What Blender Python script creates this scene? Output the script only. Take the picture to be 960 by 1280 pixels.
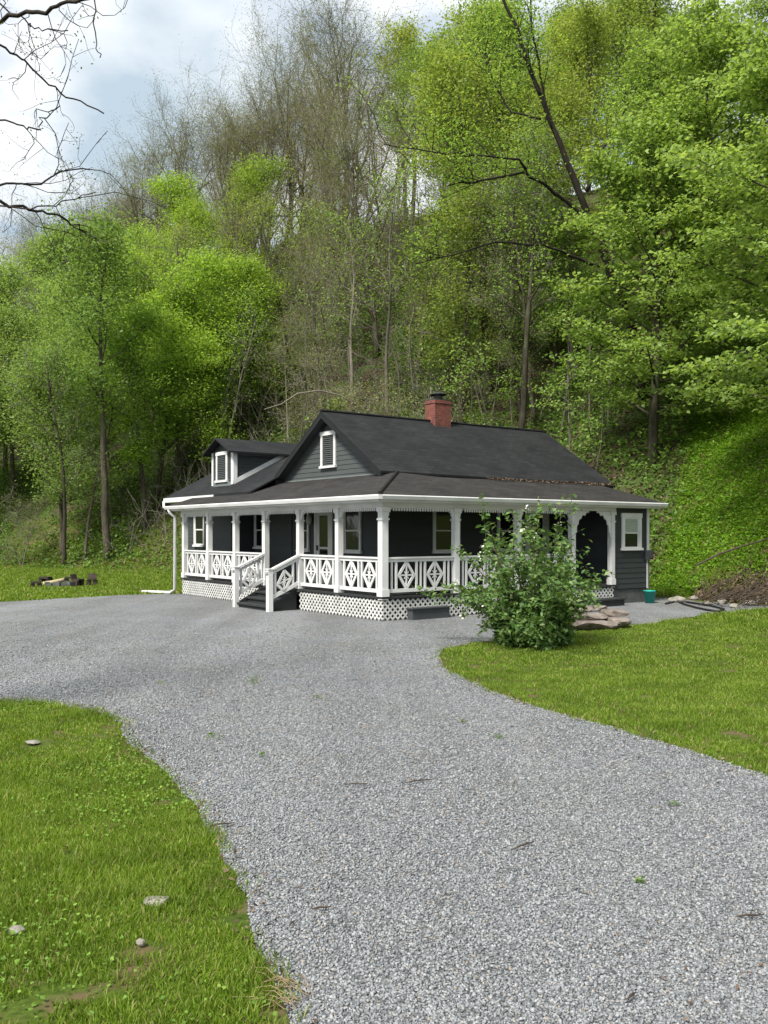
import bpy, math, random
import numpy as np
from mathutils import Vector

# ------------------------------------------------------------------ scene, camera, light
S = bpy.context.scene
for o in list(bpy.data.objects): bpy.data.objects.remove(o)
COL = S.collection
R = math.radians

FPX, HZ, CH = 1126.0, 665.0, 2.0          # focal length in photo pixels, horizon row, eye height
cam = bpy.data.cameras.new('camera'); camo = bpy.data.objects.new('camera', cam); COL.objects.link(camo)
cam.sensor_fit = 'VERTICAL'; cam.sensor_height = 36.0; cam.lens = FPX / 1280 * 36.0
cam.shift_y = (HZ - 640) / 1280.0
cam.clip_start = 0.05; cam.clip_end = 2000
camo.location = (0, 0, CH); camo.rotation_euler = (R(90), 0, 0)
S.camera = camo

SUN_EL, SUN_AZ = R(50), R(-145)            # azimuth measured from +Y towards +X
sd = Vector((math.sin(SUN_AZ) * math.cos(SUN_EL), math.cos(SUN_AZ) * math.cos(SUN_EL), math.sin(SUN_EL)))
w = bpy.data.worlds.new('World'); S.world = w; w.use_nodes = True
nt = w.node_tree; nt.nodes.clear()
def N(t, ty, **k):
    n = t.nodes.new(ty)
    for a, b in k.items(): setattr(n, a, b)
    return n
out = N(nt, 'ShaderNodeOutputWorld'); mixw = N(nt, 'ShaderNodeMixShader')
bg = N(nt, 'ShaderNodeBackground'); bg.inputs[1].default_value = 0.10
sky = N(nt, 'ShaderNodeTexSky', sky_type='NISHITA', sun_disc=False, sun_elevation=SUN_EL, sun_rotation=SUN_AZ)
cl = N(nt, 'ShaderNodeBackground')
tc = N(nt, 'ShaderNodeTexCoord'); sep = N(nt, 'ShaderNodeSeparateXYZ')
nt.links.new(tc.outputs['Generated'], sep.inputs[0])
addz = N(nt, 'ShaderNodeMath', operation='ADD'); addz.inputs[1].default_value = 0.25
mx = N(nt, 'ShaderNodeMath', operation='MAXIMUM'); mx.inputs[1].default_value = 0.0
nt.links.new(sep.outputs[2], mx.inputs[0]); nt.links.new(mx.outputs[0], addz.inputs[0])
dv = N(nt, 'ShaderNodeVectorMath', operation='DIVIDE'); cmb = N(nt, 'ShaderNodeCombineXYZ')
for i in range(3): nt.links.new(addz.outputs[0], cmb.inputs[i])
nt.links.new(tc.outputs['Generated'], dv.inputs[0]); nt.links.new(cmb.outputs[0], dv.inputs[1])
mpw = N(nt, 'ShaderNodeMapping'); mpw.inputs['Location'].default_value = (0.22, 3.067, 2.763)
nt.links.new(dv.outputs[0], mpw.inputs[0])
n1 = N(nt, 'ShaderNodeTexNoise'); n1.inputs['Scale'].default_value = 2.6; n1.inputs['Detail'].default_value = 7; n1.inputs['Roughness'].default_value = 0.52
nt.links.new(mpw.outputs[0], n1.inputs['Vector'])
r1 = N(nt, 'ShaderNodeValToRGB'); r1.color_ramp.elements[0].position = 0.29; r1.color_ramp.elements[1].position = 0.48
nt.links.new(n1.outputs['Fac'], r1.inputs[0])
n2 = N(nt, 'ShaderNodeTexNoise'); n2.inputs['Scale'].default_value = 2.4; n2.inputs['Detail'].default_value = 6
nt.links.new(mpw.outputs[0], n2.inputs['Vector'])
r2 = N(nt, 'ShaderNodeValToRGB')
r2.color_ramp.elements[0].position = 0.38; r2.color_ramp.elements[0].color = (0.40, 0.49, 0.57, 1)
r2.color_ramp.elements[1].position = 0.60; r2.color_ramp.elements[1].color = (0.86, 0.87, 0.88, 1)
nt.links.new(n2.outputs['Fac'], r2.inputs[0]); nt.links.new(r2.outputs[0], cl.inputs[0])
cl.inputs[1].default_value = 0.72
nt.links.new(sky.outputs[0], bg.inputs[0])
nt.links.new(r1.outputs[0], mixw.inputs[0]); nt.links.new(bg.outputs[0], mixw.inputs[1]); nt.links.new(cl.outputs[0], mixw.inputs[2])
nt.links.new(mixw.outputs[0], out.inputs[0])
w.cycles.sampling_method = 'MANUAL'; w.cycles.sample_map_resolution = 512

sl = bpy.data.lights.new('sun', 'SUN'); sl.energy = 3.5; sl.angle = R(14); sl.color = (1.0, 0.955, 0.88)
so = bpy.data.objects.new('sun', sl); COL.objects.link(so)
so.rotation_euler = (-sd).to_track_quat('-Z', 'Y').to_euler(); so.location = (-20, -20, 40)

S.view_settings.view_transform = 'Standard'; S.view_settings.look = 'None'
S.view_settings.exposure = 1.0; S.view_settings.gamma = 1.0; S.view_settings.use_curve_mapping = False
try:
    S.cycles.max_bounces = 8; S.cycles.diffuse_bounces = 5; S.cycles.glossy_bounces = 2
    S.cycles.transmission_bounces = 5; S.cycles.transparent_max_bounces = 4
    S.cycles.caustics_reflective = False; S.cycles.caustics_refractive = False
    S.cycles.sample_clamp_indirect = 6
except Exception: pass

# ------------------------------------------------------------------ helpers
def tag(o, label=None, cat=None, group=None, kind=None):
    if label: o['label'] = label
    if cat: o['category'] = cat
    if group: o['group'] = group
    if kind: o['kind'] = kind
    return o
def empty(name, loc=(0, 0, 0), rz=0.0):
    o = bpy.data.objects.new(name, None); COL.objects.link(o); o.location = loc; o.rotation_euler = (0, 0, rz)
    o.empty_display_size = 0.3
    return o
def link(name, me, m=None, parent=None):
    o = bpy.data.objects.new(name, me); COL.objects.link(o)
    if m is not None and not me.materials: me.materials.append(m)
    if parent is not None: o.parent = parent
    return o
def np_mesh(name, V, Fq, smooth=False):
    """V (n,3) array, Fq (m,k) array of equal-sided faces"""
    me = bpy.data.meshes.new(name)
    V = np.asarray(V, np.float32); Fq = np.asarray(Fq, np.int32)
    m, k = Fq.shape
    me.vertices.add(len(V)); me.vertices.foreach_set('co', V.ravel())
    me.loops.add(m * k); me.loops.foreach_set('vertex_index', Fq.ravel())
    me.polygons.add(m); me.polygons.foreach_set('loop_start', np.arange(0, m * k, k, dtype=np.int32))
    try: me.polygons.foreach_set('loop_total', np.full(m, k, np.int32))
    except Exception: pass
    if smooth: me.polygons.foreach_set('use_smooth', np.ones(m, bool))
    me.update(calc_edges=True)
    return me

class Fr:
    """a wall frame: s along the wall, z up, d outwards"""
    def __init__(s, o, a, n): s.o, s.a, s.n = Vector(o), Vector(a), Vector(n)
    def __call__(s, x, z, d=0.0): return s.o + s.a * x + Vector((0, 0, z)) + s.n * d
class MB:
    def __init__(s): s.v, s.f, s.uv = [], [], {}
    def add(s, pts, faces):
        b = len(s.v); s.v += [tuple(p) for p in pts]; s.f += [[b + i for i in f] for f in faces]
    def hexa(s, p):      # 4 bottom, 4 top points
        s.add(p, [(3, 2, 1, 0), (4, 5, 6, 7), (0, 1, 5, 4), (1, 2, 6, 5), (2, 3, 7, 6), (3, 0, 4, 7)])
    def box(s, x0, x1, y0, y1, z0, z1):
        s.hexa([(x0, y0, z0), (x1, y0, z0), (x1, y1, z0), (x0, y1, z0), (x0, y0, z1), (x1, y0, z1), (x1, y1, z1), (x0, y1, z1)])
    def fbox(s, F, s0, s1, z0, z1, d0, d1):
        s.hexa([F(s0, z0, d0), F(s1, z0, d0), F(s1, z0, d1), F(s0, z0, d1), F(s0, z1, d0), F(s1, z1, d0), F(s1, z1, d1), F(s0, z1, d1)])
    def bar(s, F, a, b, wd, d0, d1):      # bar in the wall plane from (s,z) a to b
        ax, az = a; bx, bz = b; L = math.hypot(bx - ax, bz - az)
        if L < 1e-6: return
        px, pz = -(bz - az) / L * wd / 2, (bx - ax) / L * wd / 2
        q = [(ax - px, az - pz), (bx - px, bz - pz), (bx + px, bz + pz), (ax + px, az + pz)]
        s.hexa([F(x, z, d0) for x, z in q] + [F(x, z, d1) for x, z in q])
    def prism(s, F, poly, d0, d1):
        n = len(poly); b = len(s.v)
        s.v += [tuple(F(x, z, d0)) for x, z in poly] + [tuple(F(x, z, d1)) for x, z in poly]
        s.f.append([b + i for i in range(n)][::-1]); s.f.append([b + n + i for i in range(n)])
        for i in range(n): j = (i + 1) % n; s.f.append([b + i, b + j, b + n + j, b + n + i])
    def quad(s, pts, uv=None):
        b = len(s.v); s.v += [tuple(p) for p in pts]; s.f.append(list(range(b, b + len(pts))))
        if uv: s.uv[len(s.f) - 1] = uv
    def slab(s, pts, th, uv=None):        # planar polygon pts (counter-clockwise from above) thickened downwards
        n = len(pts); b = len(s.v); pts = [Vector(p) for p in pts]
        s.v += [tuple(p) for p in pts] + [tuple(p - Vector((0, 0, th))) for p in pts]
        s.f.append([b + i for i in range(n)])
        if uv: s.uv[len(s.f) - 1] = uv
        s.f.append([b + n + i for i in range(n)][::-1])
        for i in range(n): j = (i + 1) % n; s.f.append([b + j, b + i, b + n + i, b + n + j])
    def tube(s, pts, rad, sides=5, cap=True):
        pts = [Vector(p) for p in pts]; n = len(pts)
        if not hasattr(rad, '__len__'): rad = [rad] * n
        b = len(s.v); ref = Vector((0.31, 0.2, 0.93))
        for i, p in enumerate(pts):
            t = (pts[min(i + 1, n - 1)] - pts[max(i - 1, 0)]).normalized()
            u_ = t.cross(ref)
            if u_.length < 0.05: u_ = t.cross(Vector((1, 0, 0)))
            u_.normalize(); w_ = t.cross(u_)
            for k in range(sides):
                a = 2 * math.pi * k / sides
                s.v.append(tuple(p + (u_ * math.cos(a) + w_ * math.sin(a)) * rad[i]))
        for i in range(n - 1):
            for k in range(sides):
                k2 = (k + 1) % sides
                s.f.append([b + i * sides + k, b + i * sides + k2, b + (i + 1) * sides + k2, b + (i + 1) * sides + k])
        if cap:
            s.f.append([b + k for k in range(sides)][::-1]); s.f.append([b + (n - 1) * sides + k for k in range(sides)])
    def lathe(s, prof, sides=16, c=(0, 0, 0)):
        b = len(s.v); n = len(prof)
        for r_, z in prof:
            for k in range(sides):
                a = 2 * math.pi * k / sides; s.v.append((c[0] + r_ * math.cos(a), c[1] + r_ * math.sin(a), c[2] + z))
        for i in range(n - 1):
            for k in range(sides):
                k2 = (k + 1) % sides
                s.f.append([b + i * sides + k, b + i * sides + k2, b + (i + 1) * sides + k2, b + (i + 1) * sides + k])
    def mesh(s, name, smooth=False):
        me = bpy.data.meshes.new(name); me.from_pydata(s.v, [], s.f)
        if s.uv:
            ul = me.uv_layers.new(name='UVMap')
            for fi, uv in s.uv.items():
                p = me.polygons[fi]
                for li, c in zip(p.loop_indices, uv): ul.data[li].uv = c
        if smooth: me.polygons.foreach_set('use_smooth', [True] * len(me.polygons))
        me.update()
        return me
    def build(s, name, m, parent=None, smooth=False): return link(name, s.mesh(name, smooth), m, parent)

# ------------------------------------------------------------------ materials
def new_mat(name):
    m = bpy.data.materials.new(name); m.use_nodes = True; t = m.node_tree; t.nodes.clear()
    o = N(t, 'ShaderNodeOutputMaterial'); return m, t, o
def ramp(t, fac, stops):
    r = N(t, 'ShaderNodeValToRGB'); e = r.color_ramp.elements
    while len(e) < len(stops): e.new(0.5)
    for q, (p, c) in zip(e, stops): q.position = p; q.color = (*c, 1)
    t.links.new(fac, r.inputs[0]); return r.outputs[0]
def noise(t, vec, scale, detail=4, rough=0.55):
    n = N(t, 'ShaderNodeTexNoise'); n.inputs['Scale'].default_value = scale; n.inputs['Detail'].default_value = detail; n.inputs['Roughness'].default_value = rough
    if vec is not None: t.links.new(vec, n.inputs['Vector'])
    return n.outputs['Fac']
def mixc(t, fac, a, b, mode='MIX'):
    m = N(t, 'ShaderNodeMix', data_type='RGBA', blend_type=mode)
    for val, i in ((fac, 0), (a, 6), (b, 7)):
        if isinstance(val, (int, float)): m.inputs[i].default_value = val
        elif isinstance(val, tuple): m.inputs[i].default_value = (*val, 1)
        else: t.links.new(val, m.inputs[i])
    return m.outputs[2]
def bumpn(t, h, strength=0.3, dist=0.02):
    b = N(t, 'ShaderNodeBump'); b.inputs['Strength'].default_value = strength; b.inputs['Distance'].default_value = dist
    t.links.new(h, b.inputs['Height']); return b.outputs[0]
def paint(name, c, c2=None, rough=0.6, scale=3.0, grain=40.0, bump=0.08, stretch=None, spec=0.3):
    m, t, o = new_mat(name); p = N(t, 'ShaderNodeBsdfPrincipled'); t.links.new(p.outputs[0], o.inputs[0])
    tcn = N(t, 'ShaderNodeTexCoord'); vec = tcn.outputs['Object']
    if stretch:
        mp = N(t, 'ShaderNodeMapping'); mp.inputs['Scale'].default_value = stretch; t.links.new(vec, mp.inputs[0]); vec = mp.outputs[0]
    f = noise(t, vec, scale, 5, 0.6)
    c2 = c2 or tuple(x * 0.75 for x in c)
    t.links.new(ramp(t, f, [(0.3, c2), (0.62, c)]), p.inputs['Base Color'])
    p.inputs['Roughness'].default_value = rough; p.inputs['Specular IOR Level'].default_value = spec
    if bump: t.links.new(bumpn(t, noise(t, vec, grain, 3), bump, 0.01), p.inputs['Normal'])
    return m
def leafmat(name, stops, trans=0.35, tint=True, rough=0.55, spec=0.25, patch=None, hue_obj=0.0, grayk=None):
    """per-leaf random colour x per-object tint (obj.color), diffuse + translucent"""
    m, t, o = new_mat(name)
    g = N(t, 'ShaderNodeNewGeometry')
    c = ramp(t, g.outputs['Random Per Island'], stops)
    if patch:
        f = noise(t, g.outputs['Position'], patch[0], 4)
        fr = ramp(t, f, [(0.40, (0, 0, 0)), (0.64, (1, 1, 1))])
        c = mixc(t, fr, c, patch[1], 'MULTIPLY')
    if tint:
        oi = N(t, 'ShaderNodeObjectInfo'); c = mixc(t, 1.0, c, oi.outputs['Color'], 'MULTIPLY')
    p = N(t, 'ShaderNodeBsdfPrincipled'); t.links.new(c, p.inputs['Base Color'])
    p.inputs['Roughness'].default_value = rough; p.inputs['Specular IOR Level'].default_value = spec
    tr = N(t, 'ShaderNodeBsdfTranslucent')
    c2 = mixc(t, 1.0, c, (1.20, 1.15, 0.65), 'MULTIPLY'); t.links.new(c2, tr.inputs[0])
    mx_ = N(t, 'ShaderNodeMixShader'); mx_.inputs[0].default_value = trans
    t.links.new(p.outputs[0], mx_.inputs[1]); t.links.new(tr.outputs[0], mx_.inputs[2]); t.links.new(mx_.outputs[0], o.inputs[0])
    return m

M = {}
M['white'] = paint('white_paint', (0.68, 0.68, 0.665), (0.56, 0.56, 0.54), 0.5, 1.6, 60, 0.05)
M['lattice'] = paint('lattice_paint', (0.62, 0.62, 0.60), (0.42, 0.42, 0.39), 0.6, 3.0, 60, 0.05)
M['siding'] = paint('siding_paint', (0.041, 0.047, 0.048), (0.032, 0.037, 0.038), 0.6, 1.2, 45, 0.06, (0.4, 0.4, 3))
M['soffit'] = paint('soffit_paint', (0.07, 0.08, 0.08), (0.055, 0.062, 0.062), 0.6, 1.2)
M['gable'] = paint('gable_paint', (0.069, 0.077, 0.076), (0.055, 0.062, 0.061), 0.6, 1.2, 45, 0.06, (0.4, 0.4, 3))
M['trimgrey'] = paint('grey_trim', (0.16, 0.18, 0.175), (0.12, 0.14, 0.135), 0.6)
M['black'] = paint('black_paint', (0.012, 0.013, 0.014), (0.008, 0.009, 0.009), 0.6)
M['deck'] = paint('deck_boards', (0.030, 0.032, 0.032), (0.018, 0.020, 0.020), 0.75, 4, 60, 0.2)
M['tread'] = paint('tread_paint', (0.035, 0.038, 0.038), (0.020, 0.022, 0.022), 0.7, 5, 50, 0.2)
M['block'] = paint('concrete_block', (0.11, 0.115, 0.11), (0.06, 0.065, 0.06), 0.9, 5, 60, 0.3)
M['doorwhite'] = paint('door_paint', (0.62, 0.62, 0.58), (0.50, 0.50, 0.47), 0.5)
M['blind'] = paint('window_blind', (0.36, 0.40, 0.34), (0.26, 0.30, 0.25), 0.8, 3, 30, 0.1, (1, 1, 12))
M['teal'] = paint('teal_plastic', (0.02, 0.36, 0.30), (0.015, 0.30, 0.25), 0.4, 3, 40, 0.02, None, 0.5)
M['metal'] = paint('dark_metal', (0.03, 0.03, 0.032), (0.02, 0.02, 0.02), 0.5, 4, 40, 0.05, None, 0.5)
M['meter'] = paint('grey_metal', (0.06, 0.065, 0.07), (0.045, 0.05, 0.05), 0.5, 4)
M['rubber'] = paint('black_rubber', (0.015, 0.015, 0.015), (0.01, 0.01, 0.01), 0.55, 4)
M['lampglass'] = paint('frosted_glass', (0.45, 0.42, 0.36), (0.35, 0.32, 0.28), 0.35)
M['darkwood'] = paint('weathered_wood', (0.050, 0.038, 0.028), (0.025, 0.020, 0.016), 0.85, 6, 40, 0.4)
M['palewood'] = paint('pale_wood', (0.42, 0.36, 0.20), (0.30, 0.25, 0.14), 0.8, 6, 40, 0.3)
M['drystraw'] = paint('dry_straw', (0.26, 0.20, 0.115), (0.17, 0.125, 0.07), 0.9, 9)
M['twig'] = paint('dry_twig', (0.075, 0.055, 0.040), (0.04, 0.03, 0.022), 0.9, 9)
M['slab'] = paint('sandstone', (0.22, 0.185, 0.16), (0.075, 0.06, 0.05), 0.9, 4.5, 22, 0.9)
M['rock'] = paint('pale_rock', (0.28, 0.26, 0.22), (0.13, 0.12, 0.10), 0.9, 6, 30, 0.5)

def glassmat():
    m, t, o = new_mat('window_glass'); p = N(t, 'ShaderNodeBsdfPrincipled'); t.links.new(p.outputs[0], o.inputs[0])
    p.inputs['Base Color'].default_value = (0.008, 0.010, 0.010, 1); p.inputs['Roughness'].default_value = 0.06
    p.inputs['Specular IOR Level'].default_value = 0.6
    tcn = N(t, 'ShaderNodeTexCoord')
    t.links.new(bumpn(t, noise(t, tcn.outputs['Object'], 2.2, 2), 0.05, 0.05), p.inputs['Normal'])
    return m
M['glass'] = glassmat()

def shingles(name, c, debris):
    m, t, o = new_mat(name); p = N(t, 'ShaderNodeBsdfPrincipled'); t.links.new(p.outputs[0], o.inputs[0])
    uv = N(t, 'ShaderNodeUVMap'); tcn = N(t, 'ShaderNodeTexCoord')
    br = N(t, 'ShaderNodeTexBrick'); t.links.new(uv.outputs[0], br.inputs['Vector'])
    br.inputs['Scale'].default_value = 1.0; br.inputs['Brick Width'].default_value = 0.31; br.inputs['Row Height'].default_value = 0.14
    br.inputs['Mortar Size'].default_value = 0.008; br.inputs['Mortar Smooth'].default_value = 0.3; br.inputs['Bias'].default_value = 0.0
    br.inputs['Color1'].default_value = (*[x * 1.22 for x in c], 1); br.inputs['Color2'].default_value = (*[x * 0.80 for x in c], 1)
    br.inputs['Mortar'].default_value = (*[x * 0.45 for x in c], 1)
    f = noise(t, tcn.outputs['Object'], 1.1, 6, 0.62)
    c1 = mixc(t, 1.0, br.outputs[0], ramp(t, f, [(0.3, (0.72, 0.72, 0.74)), (0.7, (1.3, 1.27, 1.22))]), 'MULTIPLY')
    g = noise(t, tcn.outputs['Object'], 190, 2)
    c1 = mixc(t, 1.0, c1, ramp(t, g, [(0.3, (0.6, 0.6, 0.6)), (0.7, (1.5, 1.5, 1.5))]), 'MULTIPLY')
    if debris:    # scraps of fallen leaves and petals
        d = noise(t, tcn.outputs['Object'], 26, 3, 0.7)
        dm = N(t, 'ShaderNodeMath', operation='GREATER_THAN'); dm.inputs[1].default_value = 0.675; t.links.new(d, dm.inputs[0])
        c1 = mixc(t, dm.outputs[0], c1, (0.14, 0.105, 0.085))
    t.links.new(c1, p.inputs['Base Color']); p.inputs['Roughness'].default_value = 0.85; p.inputs['Specular IOR Level'].default_value = 0.2
    h = mixc(t, 0.5, br.outputs['Fac'], g)
    inv = N(t, 'ShaderNodeMath', operation='MULTIPLY'); inv.inputs[1].default_value = -1; t.links.new(br.outputs['Fac'], inv.inputs[0])
    t.links.new(bumpn(t, inv.outputs[0], 0.5, 0.012), p.inputs['Normal'])
    return m
M['roof'] = shingles('charcoal_shingles', (0.017, 0.018, 0.0195), False)
M['proof'] = shingles('brown_grey_shingles', (0.029, 0.027, 0.0265), True)

def brickmat():
    m, t, o = new_mat('red_brick'); p = N(t, 'ShaderNodeBsdfPrincipled'); t.links.new(p.outputs[0], o.inputs[0])
    tcn = N(t, 'ShaderNodeTexCoord'); br = N(t, 'ShaderNodeTexBrick')
    sp = N(t, 'ShaderNodeSeparateXYZ'); cb = N(t, 'ShaderNodeCombineXYZ'); ad = N(t, 'ShaderNodeMath', operation='ADD')
    t.links.new(tcn.outputs['Object'], sp.inputs[0]); t.links.new(sp.outputs[0], ad.inputs[0]); t.links.new(sp.outputs[1], ad.inputs[1])
    t.links.new(ad.outputs[0], cb.inputs[0]); t.links.new(sp.outputs[2], cb.inputs[1]); t.links.new(cb.outputs[0], br.inputs['Vector'])
    br.inputs['Scale'].default_value = 1; br.inputs['Brick Width'].default_value = 0.2; br.inputs['Row Height'].default_value = 0.072
    br.inputs['Mortar Size'].default_value = 0.008
    br.inputs['Color1'].default_value = (0.21, 0.055, 0.036, 1); br.inputs['Color2'].default_value = (0.14, 0.036, 0.025, 1); br.inputs['Mortar'].default_value = (0.15, 0.09, 0.07, 1)
    f = noise(t, tcn.outputs['Object'], 6, 5)
    t.links.new(mixc(t, 1.0, br.outputs[0], ramp(t, f, [(0.3, (0.6, 0.6, 0.6)), (0.65, (1.15, 1.1, 1.1))]), 'MULTIPLY'), p.inputs['Base Color'])
    p.inputs['Roughness'].default_value = 0.9
    return m
M['brick'] = brickmat()

def barkmat(name, a, b, lich=None):
    m, t, o = new_mat(name); p = N(t, 'ShaderNodeBsdfPrincipled'); t.links.new(p.outputs[0], o.inputs[0])
    tcn = N(t, 'ShaderNodeTexCoord'); mp = N(t, 'ShaderNodeMapping'); mp.inputs['Scale'].default_value = (1, 1, 0.22)
    t.links.new(tcn.outputs['Object'], mp.inputs[0])
    f = noise(t, mp.outputs[0], 9, 6, 0.65); c = ramp(t, f, [(0.32, b), (0.66, a)])
    oi = N(t, 'ShaderNodeObjectInfo')
    c = mixc(t, 1.0, c, ramp(t, oi.outputs['Random'], [(0.0, (0.75, 0.75, 0.72)), (1.0, (1.25, 1.22, 1.18))]), 'MULTIPLY')
    if lich:
        f2 = noise(t, tcn.outputs['Object'], 1.6, 4); c = mixc(t, ramp(t, f2, [(0.5, (0, 0, 0)), (0.7, (1, 1, 1))]), c, lich)
    t.links.new(c, p.inputs['Base Color']); p.inputs['Roughness'].default_value = 0.9; p.inputs['Specular IOR Level'].default_value = 0.15
    t.links.new(bumpn(t, f, 0.5, 0.03), p.inputs['Normal'])
    return m
M['bark'] = barkmat('brown_bark', (0.105, 0.090, 0.070), (0.045, 0.038, 0.030), (0.085, 0.095, 0.055))
M['barkdark'] = barkmat('dark_bark', (0.040, 0.034, 0.028), (0.018, 0.015, 0.013))
M['barkgrey'] = barkmat('grey_bark', (0.20, 0.18, 0.15), (0.10, 0.09, 0.075))
M['twiggrey'] = barkmat('grey_twigs', (0.20, 0.19, 0.155), (0.11, 0.10, 0.08))

G = lambda r, g, b: (r, g, b)
M['leaf_mid'] = leafmat('spring_leaves', [(0.0, G(.155, .250, .058)), (0.5, G(.232, .362, .086)), (1.0, G(.335, .465, .125))], 0.52)
M['leaf_maple'] = leafmat('maple_leaves', [(0.0, G(.170, .265, .062)), (0.5, G(.260, .385, .092)), (1.0, G(.370, .490, .145))], 0.54, rough=0.5)
M['leaf_bud'] = leafmat('young_buds', [(0.0, G(.170, .215, .080)), (0.6, G(.230, .270, .105)), (1.0, G(.26, .22, .13))], 0.45)
M['leaf_shrub'] = leafmat('shrub_leaves', [(0.0, G(.065, .130, .035)), (0.5, G(.115, .215, .058)), (0.85, G(.180, .285, .085)), (1.0, G(.29, .36, .17))], 0.40, rough=0.5, spec=0.2)
M['leaf_under'] = leafmat('undergrowth_leaves', [(0.0, G(.100, .185, .036)), (0.6, G(.155, .270, .050)), (1.0, G(.22, .34, .07))], 0.45, patch=(0.35, (0.7, 0.72, 0.7)))
M['leaf_slope'] = leafmat('weed_leaves', [(0.0, G(.125, .260, .020)), (0.6, G(.205, .385, .030)), (0.95, G(.300, .470, .050)), (1.0, G(.22, .15, .08))], 0.52, patch=(0.55, (0.66, 0.70, 0.66)))
M['leaf_dead'] = leafmat('dead_leaves', [(0.0, G(.060, .038, .024)), (0.5, G(.125, .080, .050)), (1.0, G(.21, .15, .10))], 0.1)
M['grass'] = leafmat('grass_blades', [(0.0, G(.118, .200, .015)), (0.5, G(.185, .295, .024)), (0.84, G(.275, .380, .058)), (1.0, G(.48, .43, .18))], 0.50, patch=(1.6, (0.68, 0.72, 0.68)))
M['blossom'] = paint('white_blossom', (0.75, 0.74, 0.66), (0.65, 0.64, 0.52), 0.7)

def groundmat():
    m, t, o = new_mat('lawn_soil'); p = N(t, 'ShaderNodeBsdfPrincipled'); t.links.new(p.outputs[0], o.inputs[0])
    g = N(t, 'ShaderNodeNewGeometry'); pos = g.outputs['Position']
    f1 = noise(t, pos, 0.7, 6, 0.65); f2 = noise(t, pos, 28, 4, 0.7)
    grass = ramp(t, f1, [(0.30, G(.040, .066, .010)), (0.52, G(.058, .088, .013)), (0.74, G(.082, .100, .022))])
    grass = mixc(t, 1.0, grass, ramp(t, f2, [(0.28, (0.5, 0.52, 0.5)), (0.7, (1.3, 1.3, 1.25))]), 'MULTIPLY')
    dirt = ramp(t, noise(t, pos, 3.2, 5, 0.65), [(0.50, (0, 0, 0)), (0.62, (1, 1, 1))])
    grass = mixc(t, dirt, grass, G(.115, .082, .046))
    litter = ramp(t, noise(t, pos, 5.0, 7, 0.75), [(0.30, G(.026, .020, .014)), (0.5, G(.058, .042, .028)), (0.72, G(.105, .080, .055))])
    moss = ramp(t, noise(t, pos, 1.3, 5, 0.6), [(0.42, (0, 0, 0)), (0.60, (1, 1, 1))])
    litter = mixc(t, moss, litter, G(.060, .095, .024))
    at = N(t, 'ShaderNodeAttribute', attribute_name='forest')
    fm = N(t, 'ShaderNodeMath', operation='MULTIPLY_ADD'); fm.inputs[1].default_value = 1.0; t.links.new(at.outputs['Fac'], fm.inputs[0])
    nsub = N(t, 'ShaderNodeMath', operation='SUBTRACT'); nsub.inputs[1].default_value = 0.5; t.links.new(noise(t, pos, 0.9, 5), nsub.inputs[0])
    t.links.new(nsub.outputs[0], fm.inputs[2])
    t.links.new(mixc(t, ramp(t, fm.outputs[0], [(0.42, (0, 0, 0)), (0.60, (1, 1, 1))]), grass, litter), p.inputs['Base Color'])
    p.inputs['Roughness'].default_value = 0.95; p.inputs['Specular IOR Level'].default_value = 0.1
    t.links.new(bumpn(t, f2, 0.5, 0.008), p.inputs['Normal'])
    return m
M['ground'] = groundmat()

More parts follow.
